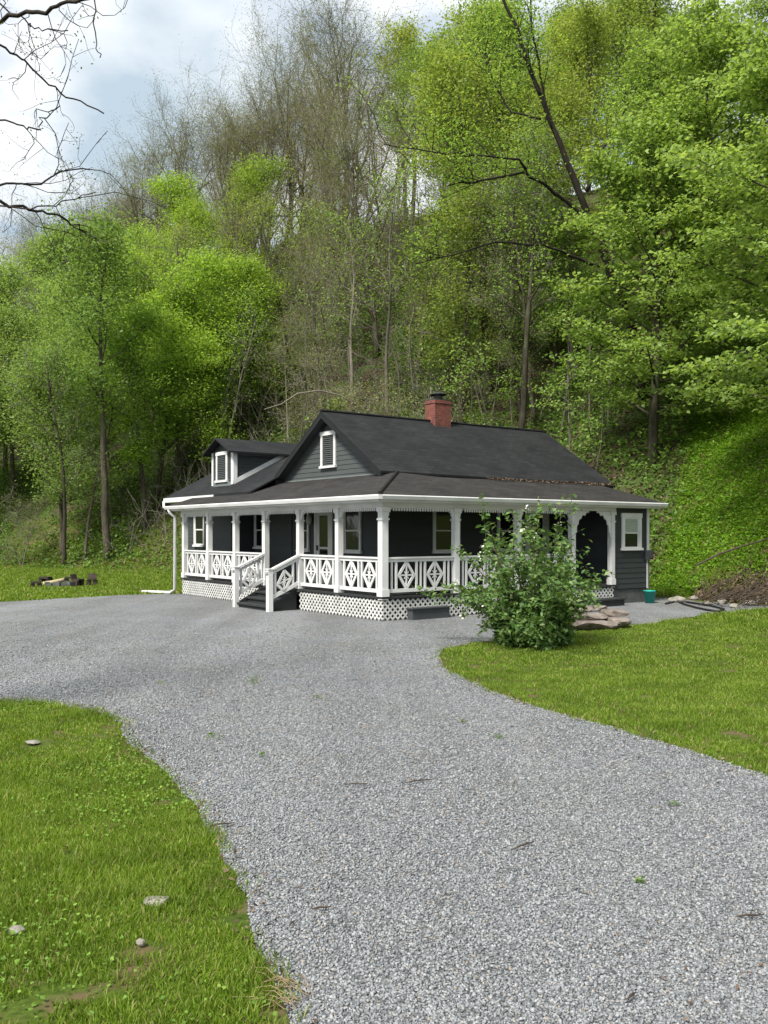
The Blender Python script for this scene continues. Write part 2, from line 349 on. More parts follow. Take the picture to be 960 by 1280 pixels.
STONES = [(0.0, G(.098, .103, .108)), (0.22, G(.156, .164, .172)), (0.5, G(.208, .217, .226)), (0.78, G(.262, .271, .280)), (0.95, G(.340, .347, .353)), (1.0, G(.25, .21, .16))]
def gravelmat():
    m, t, o = new_mat('crushed_stone'); p = N(t, 'ShaderNodeBsdfPrincipled'); t.links.new(p.outputs[0], o.inputs[0])
    g = N(t, 'ShaderNodeNewGeometry'); pos = g.outputs['Position']
    cols, hs = [], []
    for sc_ in (40.0, 75.0):
        v = N(t, 'ShaderNodeTexVoronoi'); v.inputs['Scale'].default_value = sc_; v.inputs['Randomness'].default_value = 1.0
        t.links.new(pos, v.inputs['Vector'])
        sp = N(t, 'ShaderNodeSeparateColor'); t.links.new(v.outputs['Color'], sp.inputs[0])
        c = ramp(t, sp.outputs[0], STONES); cols.append(c); hs.append(v.outputs['Distance'])
        # tilt of each stone
    pick = N(t, 'ShaderNodeMath', operation='GREATER_THAN'); pick.inputs[1].default_value = 0.5; t.links.new(noise(t, pos, 30, 2), pick.inputs[0])
    c = mixc(t, pick.outputs[0], cols[0], cols[1])
    crev = ramp(t, hs[0], [(0.35, (1, 1, 1)), (0.75, (0.55, 0.55, 0.55))])
    c = mixc(t, 1.0, c, crev, 'MULTIPLY')
    big = noise(t, pos, 0.55, 5, 0.6)
    c = mixc(t, 1.0, c, ramp(t, big, [(0.32, (0.88, 0.87, 0.84)), (0.6, (1.06, 1.06, 1.07))]), 'MULTIPLY')
    # faint wheel tracks, packed finer and paler, running with the drive
    mpt = N(t, 'ShaderNodeMapping'); mpt.inputs['Rotation'].default_value = (0, 0, R(-9)); mpt.inputs['Scale'].default_value = (1.0, .06, 1); t.links.new(pos, mpt.inputs[0])
    trk = ramp(t, noise(t, mpt.outputs[0], 1.15, 3, 0.5), [(0.38, (0.87, 0.87, 0.87)), (0.62, (1.13, 1.13, 1.12))])
    c = mixc(t, 1.0, c, trk, 'MULTIPLY')
    dust = ramp(t, noise(t, pos, 1.7, 6, 0.7), [(0.54, (0, 0, 0)), (0.78, (0.6, 0.6, 0.6))])
    c = mixc(t, dust, c, G(.22, .175, .13))
    t.links.new(c, p.inputs['Base Color']); p.inputs['Roughness'].default_value = 0.85; p.inputs['Specular IOR Level'].default_value = 0.25
    hm = N(t, 'ShaderNodeMath', operation='MULTIPLY'); hm.inputs[1].default_value = -1.0; t.links.new(hs[0], hm.inputs[0])
    t.links.new(bumpn(t, hm.outputs[0], 1.0, 0.018), p.inputs['Normal'])
    return m
M['gravel'] = gravelmat()
def stonemat():
    m, t, o = new_mat('loose_stone'); p = N(t, 'ShaderNodeBsdfPrincipled'); t.links.new(p.outputs[0], o.inputs[0])
    g = N(t, 'ShaderNodeNewGeometry'); c = ramp(t, g.outputs['Random Per Island'], STONES)
    t.links.new(c, p.inputs['Base Color']); p.inputs['Roughness'].default_value = 0.8; p.inputs['Specular IOR Level'].default_value = 0.3
    return m
M['stone'] = stonemat()

# ------------------------------------------------------------------ terrain
TOE = np.array([(60, -40), (24, 6), (15, 18.5), (11.2, 23.0), (9.3, 26.0), (6.6, 31.0), (2.6, 36.4), (-4, 40.5), (-12, 44.5), (-22, 49.5), (-45, 58), (-120, 80)], float)
def toe_dist(x, y):
    x = np.asarray(x, float); y = np.asarray(y, float)
    best = np.full(x.shape, 1e9); sg = np.zeros(x.shape)
    for a, b in zip(TOE[:-1], TOE[1:]):
        e = b - a; L2 = e @ e
        tt = np.clip(((x - a[0]) * e[0] + (y - a[1]) * e[1]) / L2, 0, 1)
        dx, dy = x - (a[0] + tt * e[0]), y - (a[1] + tt * e[1]); dd = np.hypot(dx, dy)
        side = dx * e[1] - dy * e[0]        # >0 to the right of the walking direction
        u = dd < best - 1e-9
        sg = np.where(u, np.where(side > 0, 1.0, -1.0), sg); best = np.where(u, dd, best)
    return best * sg
def sstep(a, b, x): t = np.clip((x - a) / (b - a), 0, 1); return t * t * (3 - 2 * t)
def hill(x, y):
    d = toe_dist(x, y)
    ds = np.where(d < 0, 0, np.where(d < 4, d * d / 8, d - 2))
    capD = 36.0
    dc = -np.log(np.exp(-ds / 5.0) + np.exp(-capD / 5.0)) * 5.0 + np.log(1 + np.exp(-capD / 5.0)) * 5.0
    s = 0.50 + 0.40 * sstep(-30, 4, np.asarray(x, float) + 0.25 * np.maximum(d, 0))
    b = (np.sin(x * 0.45 + y * 0.2) + np.sin(x * 0.21 - y * 0.5 + 1.3) + 0.6 * np.sin(x * 1.1 + y * 0.9)) * 0.22 * np.clip(d / 8, 0, 1)
    return np.maximum(dc * s + b, 0) * np.where(d > 0, 1, 0)
def hz(x, y): return float(hill(np.array([x]), np.array([y]))[0])
def pix(px, py, Y): return Vector(((px - 480) / FPX * Y, Y, CH + (HZ - py) / FPX * Y))
def gnd(px, py): Y = CH * FPX / (py - HZ); return ((px - 480) / FPX * Y, Y)
def topx(x, y, z): return (480 + FPX * x / y, HZ - FPX * (z - CH) / y)
def on_hill(px, py):
    Ys = np.arange(14, 110, 0.1); xs = (px - 480) / FPX * Ys; zs = CH + (HZ - py) / FPX * Ys
    k = np.argmax(zs <= hill(xs, Ys))
    return float(xs[k]), float(Ys[k]), float(hill(xs[k:k + 1], Ys[k:k + 1])[0])

ax = np.concatenate([np.arange(-260, -60, 10), np.arange(-60, 40, 0.8), np.arange(40, 260, 10)])
ay = np.concatenate([np.arange(-120, -8, 8), np.arange(-8, 90, 0.8), np.arange(90, 320, 10)])
GX, GY = np.meshgrid(ax, ay, indexing='ij')
GZ = hill(GX, GY); GD = toe_dist(GX, GY)
nx, ny = len(ax), len(ay)
idx = np.arange(nx * ny).reshape(nx, ny)
quads = np.stack([idx[:-1, :-1], idx[1:, :-1], idx[1:, 1:], idx[:-1, 1:]], -1).reshape(-1, 4)
gm = np_mesh('ground', np.stack([GX, GY, GZ], -1).reshape(-1, 3), quads, True)
# forest floor (leaf litter) beyond the grassy foot of the hill; the right-hand bank is green
bank = sstep(6.6, 8.6, GX - 0.45 * (GY - 26)) * (1 - sstep(12, 18, GD))
forest = sstep(1.5, 6.0, GD) * (1 - bank)
forest = np.where(GX < -4, sstep(3.5, 9.0, GD), forest)
at = gm.attributes.new('forest', 'FLOAT', 'POINT'); at.data.foreach_set('value', forest.ravel().astype(np.float32))
tag(link('ground', gm, M['ground']), 'grass ground rising into a leaf-littered wooded hillside', None, None, 'structure')

# ------------------------------------------------------------------ gravel driveway (outline in photo ground points)
nearL = [gnd(*p) for p in ((-120, 866), (0, 874), (60, 879), (118, 890), (140, 905), (152, 930), (200, 968), (232, 1012), (262, 1055), (292, 1105), (318, 1160), (340, 1215), (372, 1285), (400, 1400))]
farR = [gnd(*p) for p in ((1300, 1090), (960, 973), (860, 939), (760, 908), (680, 886), (605, 860), (562, 838), (549, 822), (556, 812), (600, 803), (660, 797), (720, 789), (790, 782), (872, 770), (960, 762), (1080, 757))]
backL = [gnd(*p) for p in ((229, 742), (150, 744), (80, 748), (0, 753), (-150, 763))]
poly = [(0.55, -9.0)] + [(9.0, -9.0)] + farR + [(12.0, 22.8), (10.3, 24.6), (9.3, 26.4), (6.8, 31.2), (2.0, 36.0), (-4.6, 35.2)] + backL + [(-34, 24.5), (-34, 13.5)] + nearL + [(-0.1, 0.8)]
def roughen(P, step=0.09, amp=0.036, seed=3):
    rng = np.random.default_rng(seed); outp = []
    for i in range(len(P)):
        a, b = np.array(P[i]), np.array(P[(i + 1) % len(P)]); L = np.linalg.norm(b - a); n = max(1, int(L / step))
        for k in range(n):
            p = a + (b - a) * k / n
            outp.append(p)
    q = np.array(outp); n = len(q)
    wob = np.zeros((n, 2))
    for wl, am in ((60, 1.8), (17, 1.0), (5, 0.6), (2, 0.35)):
        c = rng.normal(size=(max(3, n // wl + 2), 2)); tt = np.linspace(0, len(c) - 1.001, n); k = tt.astype(int); f = (tt - k)[:, None]
        wob += (c[k] * (1 - f) + c[k + 1] * f) * am * amp
    return q + wob
GP = roughen(poly)
def in_poly(x, y, P):
    x = np.asarray(x, float); y = np.asarray(y, float); c = np.zeros(x.shape, bool); n = len(P); j = n - 1
    for i in range(n):
        yi, yj = P[i, 1], P[j, 1]; 
        if yi != yj:
            m = ((yi > y) != (yj > y)) & (x < (P[j, 0] - P[i, 0]) * (y - yi) / (yj - yi) + P[i, 0]); c ^= m
        j = i
    return c
import bmesh
from mathutils.geometry import delaunay_2d_cdt
dvv, _, dff, _, _, _ = delaunay_2d_cdt([Vector((p[0], p[1])) for p in GP], [(k, (k + 1) % len(GP)) for k in range(len(GP))], [], 0, 1e-5)
dvv = np.array([tuple(v) for v in dvv]); dff = np.array([f[:] for f in dff])
cen = dvv[dff].mean(1); dff = dff[in_poly(cen[:, 0], cen[:, 1], GP)]
e1, e2 = dvv[dff[:, 1]] - dvv[dff[:, 0]], dvv[dff[:, 2]] - dvv[dff[:, 0]]
cwf = e1[:, 0] * e2[:, 1] - e1[:, 1] * e2[:, 0] < 0; dff[cwf] = dff[cwf][:, ::-1]
me = np_mesh('gravel_driveway', np.concatenate([dvv, np.full((len(dvv), 1), .006)], 1), dff)
tag(link('gravel_driveway', me, M['gravel']), 'grey crushed stone driveway curving up to the cottage', None, None, 'structure')

# ------------------------------------------------------------------ the cottage (local axes: x along the long porch, y along the gable front)
TH = R(36.5); Y0 = CH * FPX / 112.0
C0 = Vector((-2 / FPX * Y0, Y0, 0))
house = empty('cottage', C0, TH)
tag(house, 'dark grey one-storey cottage with white wraparound porch and brick chimney', 'house')
FLZ, EZ = 0.55, 2.84
def FA(u): return Fr((u, 0, 0), (0, 1, 0), (-1, 0, 0))     # walls facing the front left: s = y
def FB(v): return Fr((0, v, 0), (1, 0, 0), (0, -1, 0))     # walls facing the front right: s = x

def clap(mb, F, z0, z1, lo, hi, course=0.13, lap=0.014):
    """clapboards: each course a sloped board, its lower edge proud"""
    z = z0
    while z < z1 - 1e-4:
        zt = min(z + course, z1); a0, a1, b0, b1 = lo(z), hi(z), lo(zt), hi(zt)
        if a1 - a0 > 0.02:
            p = [F(a0, z, 0), F(a1, z, 0), F(a1, z, lap), F(a0, z, lap)]
            if b1 < b0: b0 = b1 = (b0 + b1) / 2
            q = [F(b0, zt, 0), F(b1, zt, 0), F(b1, zt, 0.001), F(b0, zt, 0.001)]
            mb.hexa(p + q)
        z = zt
ROOF = lambda v: 5.35 - abs(v - 4.9) * (1.80 / 2.8)
# --- walls
mb = MB()
mb.box(1.82, 10.1, 2.42, 7.4, 0.05, 3.45)                       # main body core
mb.box(1.90, 6.8, 7.4, 13.2, 0.05, 3.3); mb.box(1.12, 1.9, 9.55, 13.2, 0.05, 3.1)
mb.box(8.0, 9.5, 0.07, 2.42, 0.40, 2.74)
clap(mb, FA(1.82), 0.1, 3.4, lambda z: 2.42, lambda z: 7.4)
clap(mb, FA(1.90), 0.1, 3.3, lambda z: 7.4, lambda z: 9.55)
clap(mb, FA(1.12), 0.1, 3.25, lambda z: 9.55, lambda z: 13.2)
clap(mb, FB(2.42), 0.1, 3.4, lambda z: 1.82, lambda z: 8.0)
clap(mb, FB(9.55), 0.1, 3.3, lambda z: 1.12, lambda z: 1.90)
clap(mb, FB(0.07), 0.42, 2.70, lambda z: 8.0, lambda z: 9.5, 0.145)
clap(mb, Fr((9.5, 0, 0), (0, 1, 0), (1, 0, 0)), 0.42, 2.70, lambda z: 0.07, lambda z: 2.42, 0.145)
clap(mb, FA(8.0), 0.55, 2.70, lambda z: 0.07, lambda z: 2.42, 0.145)
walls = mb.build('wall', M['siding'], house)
mb = MB()
mb.prism(FA(1.80), [(2.2, 3.30), (7.6, 3.30), (4.9, ROOF(4.9) - 0.12)], -0.1, 0)
clap(mb, FA(1.80), 3.32, 5.22, lambda z: 4.9 - (5.23 - z) / (1.80 / 2.8), lambda z: 4.9 + (5.23 - z) / (1.80 / 2.8))
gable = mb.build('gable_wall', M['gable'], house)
mb = MB(); mb.fbox(FA(1.80), 2.55, 7.35, 3.40, 3.52, 0.016, 0.045); mb.build('gable_trim', M['trimgrey'], house)
mb = MB(); mb.box(8.0, 9.47, 0.10, 2.4, 0.0, 0.41); mb.build('foundation', M['block'], house)

# --- main roof
def roof_slope(mb, a, b, c, d, th, su):
    # a->b along the eave, c,d upper edge (c above b)
    a, b, c, d = map(Vector, (a, b, c, d)); L = (b - a).length; Hh = (d - a).length
    off = (c - b).dot((b - a).normalized())
    mb.slab([a, b, c, d], th, [(su, 0), (su + L, 0), (su + L + off, Hh), (su, Hh)])
mb = MB()
roof_slope(mb, (1.5, 2.1, 3.55), (10.55, 2.1, 3.46), (10.4, 4.9, 5.35), (1.5, 4.9, 5.35), 0.05, 0)
roof_slope(mb, (10.55, 7.7, 3.55), (1.5, 7.7, 3.55), (1.5, 4.9, 5.35), (10.4, 4.9, 5.35), 0.05, 3)
roof = mb.build('roof', M['roof'], house)
mb = MB()                                                        # soffits and dark fascia
sl_ = 1.80 / 2.8
for sg in (-1, 1):
    q = [(4.9, 5.35 - 0.056), (4.9 + sg * 2.8, 3.55 - 0.056), (4.9 + sg * 2.8, 3.55 - 0.20), (4.9, 5.35 - 0.20)]
    mb.prism(FA(1.5), q if sg > 0 else q[::-1], -0.03, 0.0)
mb.box(1.5, 10.5, 2.115, 2.145, 3.30, 3.494); mb.box(1.5, 10.5, 7.66, 7.69, 3.36, 3.494)
mb.build('fascia', M['black'], house)
mb = MB()
for sg in (-1, 1):
    a, b = (4.9, 5.35 - 0.13), (4.9 + sg * 2.72, 3.55 - 0.13 + 0.05)
    mb.hexa([(1.53, a[0], a[1] - .02), (1.79, a[0], a[1] - .02), (1.79, b[0], b[1] - .02), (1.53, b[0], b[1] - .02), (1.53, a[0], a[1]), (1.79, a[0], a[1]), (1.79, b[0], b[1]), (1.53, b[0], b[1])])
mb.build('soffit', M['soffit'], house)
mb = MB(); mb.tube([(1.5, 4.9, 5.352), (10.42, 4.9, 5.352)], 0.05, 6); mb.build('ridge_cap', M['roof'], house)
# dark boxed eave return at the far side of the gable
mb = MB(); mb.box(1.46, 1.76, 7.35, 7.72, 3.30, 3.56); mb.build('eave_return', M['black'], house)

# --- porch roof (hipped at the corner)
T = 1.80; zt = 3.50
mb = MB()
mb_s = math.hypot(2.1, zt - EZ)
mb.slab([(-.3, 11.25, EZ), (-.3, -.3, EZ), (T, 1.8, zt), (T, 11.25, zt)], 0.04, [(0, 0), (11.55, 0), (9.45, mb_s), (0, mb_s)])
zb = EZ + (zt - EZ) * (2.42 + .3) / 2.1 * 0.86
mb.slab([(-.3, -.3, EZ), (9.75, -.3, EZ), (9.75, 2.14, zt - 0.04), (T + .34, 2.14, zt - 0.04), (T, 1.8, zt)], 0.04,
        [(0, 0), (10.05, 0), (10.05, 2.5), (2.44, 2.5), (2.1, mb_s)])
proof = mb.build('porch_roof', M['proof'], house)
mb = MB(); mb.tube([(-.3, -.3, EZ + .012), (T, 1.8, zt + .012)], 0.045, 6); mb.build('hip_cap', M['proof'], house)
# white fascia, gutter and beam
mb = MB()
mb.box(-.30, -.27, -.27, 11.2, EZ - .17, EZ - .045); mb.box(-.27, 9.7, -.30, -.27, EZ - .17, EZ - .045)
mb.box(-.262, -.02, -.26, 11.15, EZ - .175, EZ - .155); mb.box(-.02, 9.65, -.262, -.02, EZ - .175, EZ - .155)   # soffit boards
mb.box(-.02, .12, -.02, 10.84, EZ - .27, EZ - .10); mb.box(.12, 8.0, -.02, .12, EZ - .27, EZ - .10)          # beam
mb.build('porch_fascia', M['white'], house)
mb = MB()
gpro = [(-.305, EZ - .02), (-.415, EZ - .02), (-.425, EZ - .045), (-.40, EZ - .12), (-.305, EZ - .12)]
for i in range(1):
    FG = Fr((0, 0, 0), (1, 0, 0), (0, 1, 0)); mb.prism(FG, gpro, -.42, 11.25)
    FG2 = Fr((0, 0, 0), (0, 1, 0), (1, 0, 0)); mb.prism(FG2, gpro, -.302, 9.78)
mb.build('gutter', M['white'], house)
mb = MB()       # ceiling over the porch
mb.box(.12, 1.8, .12, 10.9, EZ - .12, EZ - .10); mb.box(1.8, 8.0, .12, 2.42, EZ - .12, EZ - .10)
mb.build('porch_ceiling', M['soffit'], house)
# --- porch floor
mb = MB()
mb.box(-.02, 1.80, -.02, 10.85, FLZ - .05, FLZ); mb.box(1.80, 7.98, -.02, 2.42, FLZ - .05, FLZ)
mb.box(.03, .07, .03, 10.8, FLZ - .16, FLZ - .052); mb.box(.07, 7.95, .03, .07, FLZ - .16, FLZ - .052)
mb.build('porch_floor', M['deck'], house)

# --- porch posts
PA = [0.07, 1.85, 3.65, 5.45, 7.2, 8.95, 10.72]; PB = [2.22, 4.28, 6.30, 7.90]
BR = [(0, 0), (.02, -.03), (.035, -.09), (.06, -.11), (.075, -.16), (.12, -.18), (.14, -.22), (.14, -.245), (0, -.245)]
BR = [(0, 0), (.15, 0), (.145, -.045), (.10, -.065), (.105, -.11), (.06, -.13), (.062, -.19), (.03, -.21), (.025, -.27), (0, -.27)]
def post(x, y, dirs, hw=.072):
    mb = MB(); top = EZ - .272
    mb.box(x - hw, x + hw, y - hw, y + hw, FLZ - .07, top)
    mb.box(x - hw - .018, x + hw + .018, y - hw - .018, y + hw + .018, FLZ + .001, FLZ + .16)
    mb.box(x - hw - .02, x + hw + .02, y - hw - .02, y + hw + .02, top - .30, top - .26)
    mb.box(x - hw - .03, x + hw + .03, y - hw - .03, y + hw + .03, top - .10, top - .002)
    o = mb.build('porch_post', M['white'], house)
    for d in dirs:
        b = MB()
        if d[0]: F = Fr((x + d[0] * (hw + .001), y, 0), (d[0], 0, 0), (0, 1, 0))
        else: F = Fr((x, y + d[1] * (hw + .001), 0), (0, d[1], 0), (1, 0, 0))
        b.prism(F, [(p, top - .003 + q) for p, q in BR], -.03, .03); b.build('bracket', M['white'], o)
    return o
for i, v in enumerate(PA):
    dd = [(0, 1), (0, -1)]
    if i == 0: dd = [(0, 1), (1, 0)]
    if i == 6: dd = [(0, -1)]
    post(.07, v, dd, .085 if i == 0 else .072)
for i, u in enumerate(PB):
    post(u, .07, [(1, 0), (-1, 0)] if i < 3 else [(-1, 0)])
# corner boards on the little end room
mb = MB(); mb.fbox(FB(.07), 9.42, 9.52, .40, 2.70, .018, .04); mb.build('corner_board', M['white'], house)
# scalloped arch pieces in the last bay
mb = MB()
arc = [(0, 0), (.56, 0), (.56, -.05), (.50, -.03), (.44, -.07), (.40, -.13), (.34, -.10), (.28, -.14), (.24, -.22), (.19, -.22), (.15, -.27), (.14, -.36), (.09, -.38), (.07, -.46), (.075, -.56), (.03, -.60), (.02, -.70), (0, -.72)]
for x, sg in ((6.30 + .075, 1), (7.90 - .075, -1)):
    b = MB(); F = Fr((x, .06, 0), (sg, 0, 0), (0, -1, 0)); b.prism(F, [(p, EZ - .275 + q) for p, q in arc], 0, .035); b.build('arch_bracket', M['white'], house)
# frieze of small teeth under the beam
def frieze(F, s0, s1):
    mb = MB(); n = int((s1 - s0) / .075)
    mb.fbox(F, s0, s1, EZ - .30, EZ - .272, 0, .02)
    for k in range(n):
        s = s0 + (k + .5) * (s1 - s0) / n
        mb.prism(F, [(s - .022, EZ - .302), (s + .022, EZ - .302), (s + .022, EZ - .345), (s, EZ - .37), (s - .022, EZ - .345)], 0.001, .018)
    mb.build('frieze', M['white'], house)
for i in range(len(PA) - 1): frieze(FA(.04), PA[i] + .23, PA[i + 1] - .23)
for a, b in zip([.07] + PB[:2], PB[:3]): frieze(FB(.04), a + .23, b - .23)

# --- railings
RZ0, RZ1 = .63, 1.43
def diamond(mb, F, s0, s1, z0, z1, sh=lambda s: 0.0):
    c, zc = (s0 + s1) / 2, (z0 + z1) / 2; hw, hh = (s1 - s0) / 2 - .05, (z1 - z0) / 2
    P = lambda s, z: (s, z + sh(s))
    ring = [(c, zc + hh), (c + hw, zc), (c, zc - hh), (c - hw, zc)]
    for k in range(4): mb.bar(F, P(*ring[k]), P(*ring[(k + 1) % 4]), .062, .0, .03)
    mb.bar(F, P(c, zc - hh), P(c, zc + hh), .035, .004, .026); mb.bar(F, P(s0, zc), P(s1, zc), .035, .006, .024)
    q = .14
    mb.bar(F, P(c - hw * q * 2, zc - hh * q * 2), P(c + hw * q * 2, zc + hh * q * 2), .02, .008, .022)
    mb.bar(F, P(c - hw * q * 2, zc + hh * q * 2), P(c + hw * q * 2, zc - hh * q * 2), .02, .008, .022)
def railing(F, s0, s1, npan=2):
    mb = MB()
    mb.fbox(F, s0, s1, RZ1 - .035, RZ1, -.05, .07); mb.fbox(F, s0, s1, RZ1 - .11, RZ1 - .036, -.01, .035)
    mb.fbox(F, s0, s1, RZ0, RZ0 + .08, -.02, .045)
    L = s1 - s0; pw = .54; gap = (L - npan * pw) / (npan + 1); z0, z1 = RZ0 + .081, RZ1 - .111
    pans = []
    for k in range(npan):
        a = s0 + gap * (k + 1) + pw * k; pans.append((a, a + pw))
        mb.fbox(F, a - .05, a, z0, z1, -.004, .034); mb.fbox(F, a + pw, a + pw + .05, z0, z1, -.004, .034)
    edges = [s0] + [x for p in pans for x in p] + [s1]
    for k in range(npan + 1):
        a, b = edges[2 * k], edges[2 * k + 1]; m_ = (a + b) / 2
        if b - a > .2: mb.fbox(F, m_ - .02, m_ + .02, z0, z1, 0, .03)
    o = mb.build('railing', M['white'], house)
    for a, b in pans:
        d = MB(); diamond(d, F, a, b, z0, z1); d.build('diamond_panel', M['white'], o)
for i in range(len(PA) - 1):
    if i == 2: continue
    railing(FA(.085), PA[i] + .075, PA[i + 1] - .075)
for a, b in zip([.07] + PB[:2], PB[:3]): railing(FB(.085), a + .09, b - .075)

# --- steps in the third bay
st = MB()
for k, (z, x) in enumerate(((.415, 0), (.275, -.27), (.135, -.54))):
    st.box(x - .30, x - .02 + .02, 3.72, 5.38, z - .045, z)
steps = st.build('steps', M['tread'], house)
st = MB()
for k, (z, x) in enumerate(((.415, 0), (.275, -.27), (.135, -.54))): st.box(x - .255, x - .235, 3.76, 5.34, max(0, z - .14), z - .047)
for y in (3.68, 5.38): st.prism(Fr((0, y, 0), (1, 0, 0), (0, 1, 0)), [(-.86, 0), (-.02, 0), (-.02, .50), (-.10, .50), (-.86, .11)], 0, .04)
st.build('stringer', M['deck'], steps)
for y in (3.62, 5.44):
    mb = MB(); F = Fr((0, y, 0), (-1, 0, 0), (0, -1, 0))
    mb.box(-.90, -.77, y - .065, y + .065, 0, 1.06); mb.box(-.92, -.75, y - .085, y + .085, 1.06, 1.085)
    mb.bar(F, (-.0, 1.40), (.95, .98), .05, -.06, .06); mb.bar(F, (0, 1.31), (.78, .965), .06, -.02, .02); mb.bar(F, (0, .70), (.78, .355), .09, -.03, .03)
    mb.bar(F, (.16, .66), (.16, 1.22), .05, -.02, .02); mb.bar(F, (.68, .44), (.68, 1.0), .05, -.02, .02)
    o = mb.build('stair_railing', M['white'], house)
    d = MB(); diamond(d, F, .17, .67, .60, 1.14, lambda s: -(s - .17) * .44); d.build('diamond_panel', M['white'], o)

# --- lattice skirting
def lattice(F, s0, s1, z0, z1):
    mb = MB(); sp = .145
    for sgn, dd in ((1, .004), (-1, .013)):
        c = s0 - (z1 - z0) if sgn > 0 else s0
        cmax = s1 if sgn > 0 else s1 + (z1 - z0)
        while c < cmax:
            if sgn > 0: a, b = (c, z0), (c + (z1 - z0), z1)
            else: a, b = (c, z0), (c - (z1 - z0), z1)
            pts = []
            (xa, za), (xb, zb_) = a, b
            t0, t1 = 0.0, 1.0; dx = xb - xa
            for lim, s_ in ((s0, 1), (s1, -1)):
                va, vb = s_ * (xa - lim), s_ * (xb - lim)
                if va < 0 and vb < 0: t0 = 2
                elif va < 0: t0 = max(t0, va / (va - vb))
                elif vb < 0: t1 = min(t1, va / (va - vb))
            if t0 < t1 - .02: mb.bar(F, (xa + dx * t0, za + (zb_ - za) * t0), (xa + dx * t1, za + (zb_ - za) * t1), .042, dd, dd + .008)
            c += sp
    mb.build('lattice_skirt', M['lattice'], house)
lattice(FA(.03), .02, 3.58, .02, .47); lattice(FA(.03), 5.5, 10.8, .02, .47)
lattice(FB(.03), .02, 7.92, .02, .47)
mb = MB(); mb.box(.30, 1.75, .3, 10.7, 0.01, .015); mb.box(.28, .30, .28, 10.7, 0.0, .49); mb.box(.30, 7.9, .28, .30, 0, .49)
mb.build('skirt_shade', M['black'], house)  # black sheets added behind the lattice, painted shade of the hollow under the porch
mb = MB(); F = FB(0.0); mb.fbox(F, .70, 1.80, 0.0, .25, .02, .20); mb.fbox(F, .66, 1.84, .25, .275, .0, .24); mb.build('crawl_hatch', M['meter'], house)
mb = MB(); mb.box(6.45, 7.85, -.42, -.06, 0, .17); mb.box(6.42, 7.88, -.46, -.04, .171, .21); mb.build('porch_step', M['tread'], house)

# --- windows and doors
def window(F, s0, s1, z0, z1, glass_up=None, parent=None, fw=.075, d=0.016, louvre=False):
    mb = MB()
    mb.fbox(F, s0, s0 + fw, z0, z1, d, d + .04); mb.fbox(F, s1 - fw, s1, z0, z1, d, d + .04)
    mb.fbox(F, s0 - .015, s1 + .015, z1 - fw, z1 + .01, d, d + .05); mb.fbox(F, s0 - .03, s1 + .03, z0 - .035, z0 + .03, d, d + .075)
    o = mb.build('window', M['white'], parent or house)
    a, b = s0 + fw, s1 - fw; zb_, zt_ = z0 + .031, z1 - fw - .001; zm = (zb_ + zt_) / 2
    if louvre:
        l = MB(); n = int((zt_ - zb_) / .055)
        for k in range(n):
            z = zb_ + (k + .5) * (zt_ - zb_) / n
            l.hexa([F(a, z - .022, d + .03), F(b, z - .022, d + .03), F(b, z - .016, d + .035), F(a, z - .016, d + .035), F(a, z + .016, d + .002), F(b, z + .016, d + .002), F(b, z + .022, d + .007), F(a, z + .022, d + .007)])
        l.build('louvre', M['gable'], o); return o
    s = MB(); sw = .035
    for (za, zz, dd) in ((zb_, zm + .02, .012), (zm - .02, zt_, .022)):
        s.fbox(F, a, a + sw, za, zz, d + dd - .008, d + dd); s.fbox(F, b - sw, b, za, zz, d + dd - .008, d + dd)
        s.fbox(F, a + sw, b - sw, za, za + sw, d + dd - .008, d + dd); s.fbox(F, a + sw, b - sw, zz - sw, zz, d + dd - .008, d + dd)
    s.build('sash', M['white'], o)
    g = MB(); g.fbox(F, a, b, zb_, zm, d + .001, d + .0035)
    if glass_up is None: g.fbox(F, a, b, zm, zt_, d + .001, d + .0035)
    g.build('pane', M['glass'], o)
    if glass_up is not None:
        g = MB(); g.fbox(F, a, b, zm, zt_, d + .001, d + .0135); g.build('blind', glass_up, o)
    return o
FAm = FA(1.82)
window(FAm, 3.38, 4.22, 1.46, 2.66); window(FAm, 6.00, 6.62, 1.46, 2.66); window(FA(1.90), 8.85, 9.42, 1.50, 2.66)
window(FA(1.12), 11.45, 12.25, 1.54, 2.66)
window(FB(2.42), 3.44, 4.40, 1.46, 2.66); window(FB(2.42), 5.80, 6.60, 1.46, 2.66)
window(FB(.07), 8.30, 9.16, 1.52, 2.52, M['blind'], None, .12)
window(FA(1.80), 4.56, 5.32, 3.82, 4.80, None, None, .10, .016, True)
mb = MB(); mb.tube([FA(1.80)(4.94 + .33 * math.cos(a), 4.83 + .20 * math.sin(a), .03) for a in np.linspace(0, math.pi, 9)], .035, 6); mb.build('window_hood', M['black'], house)
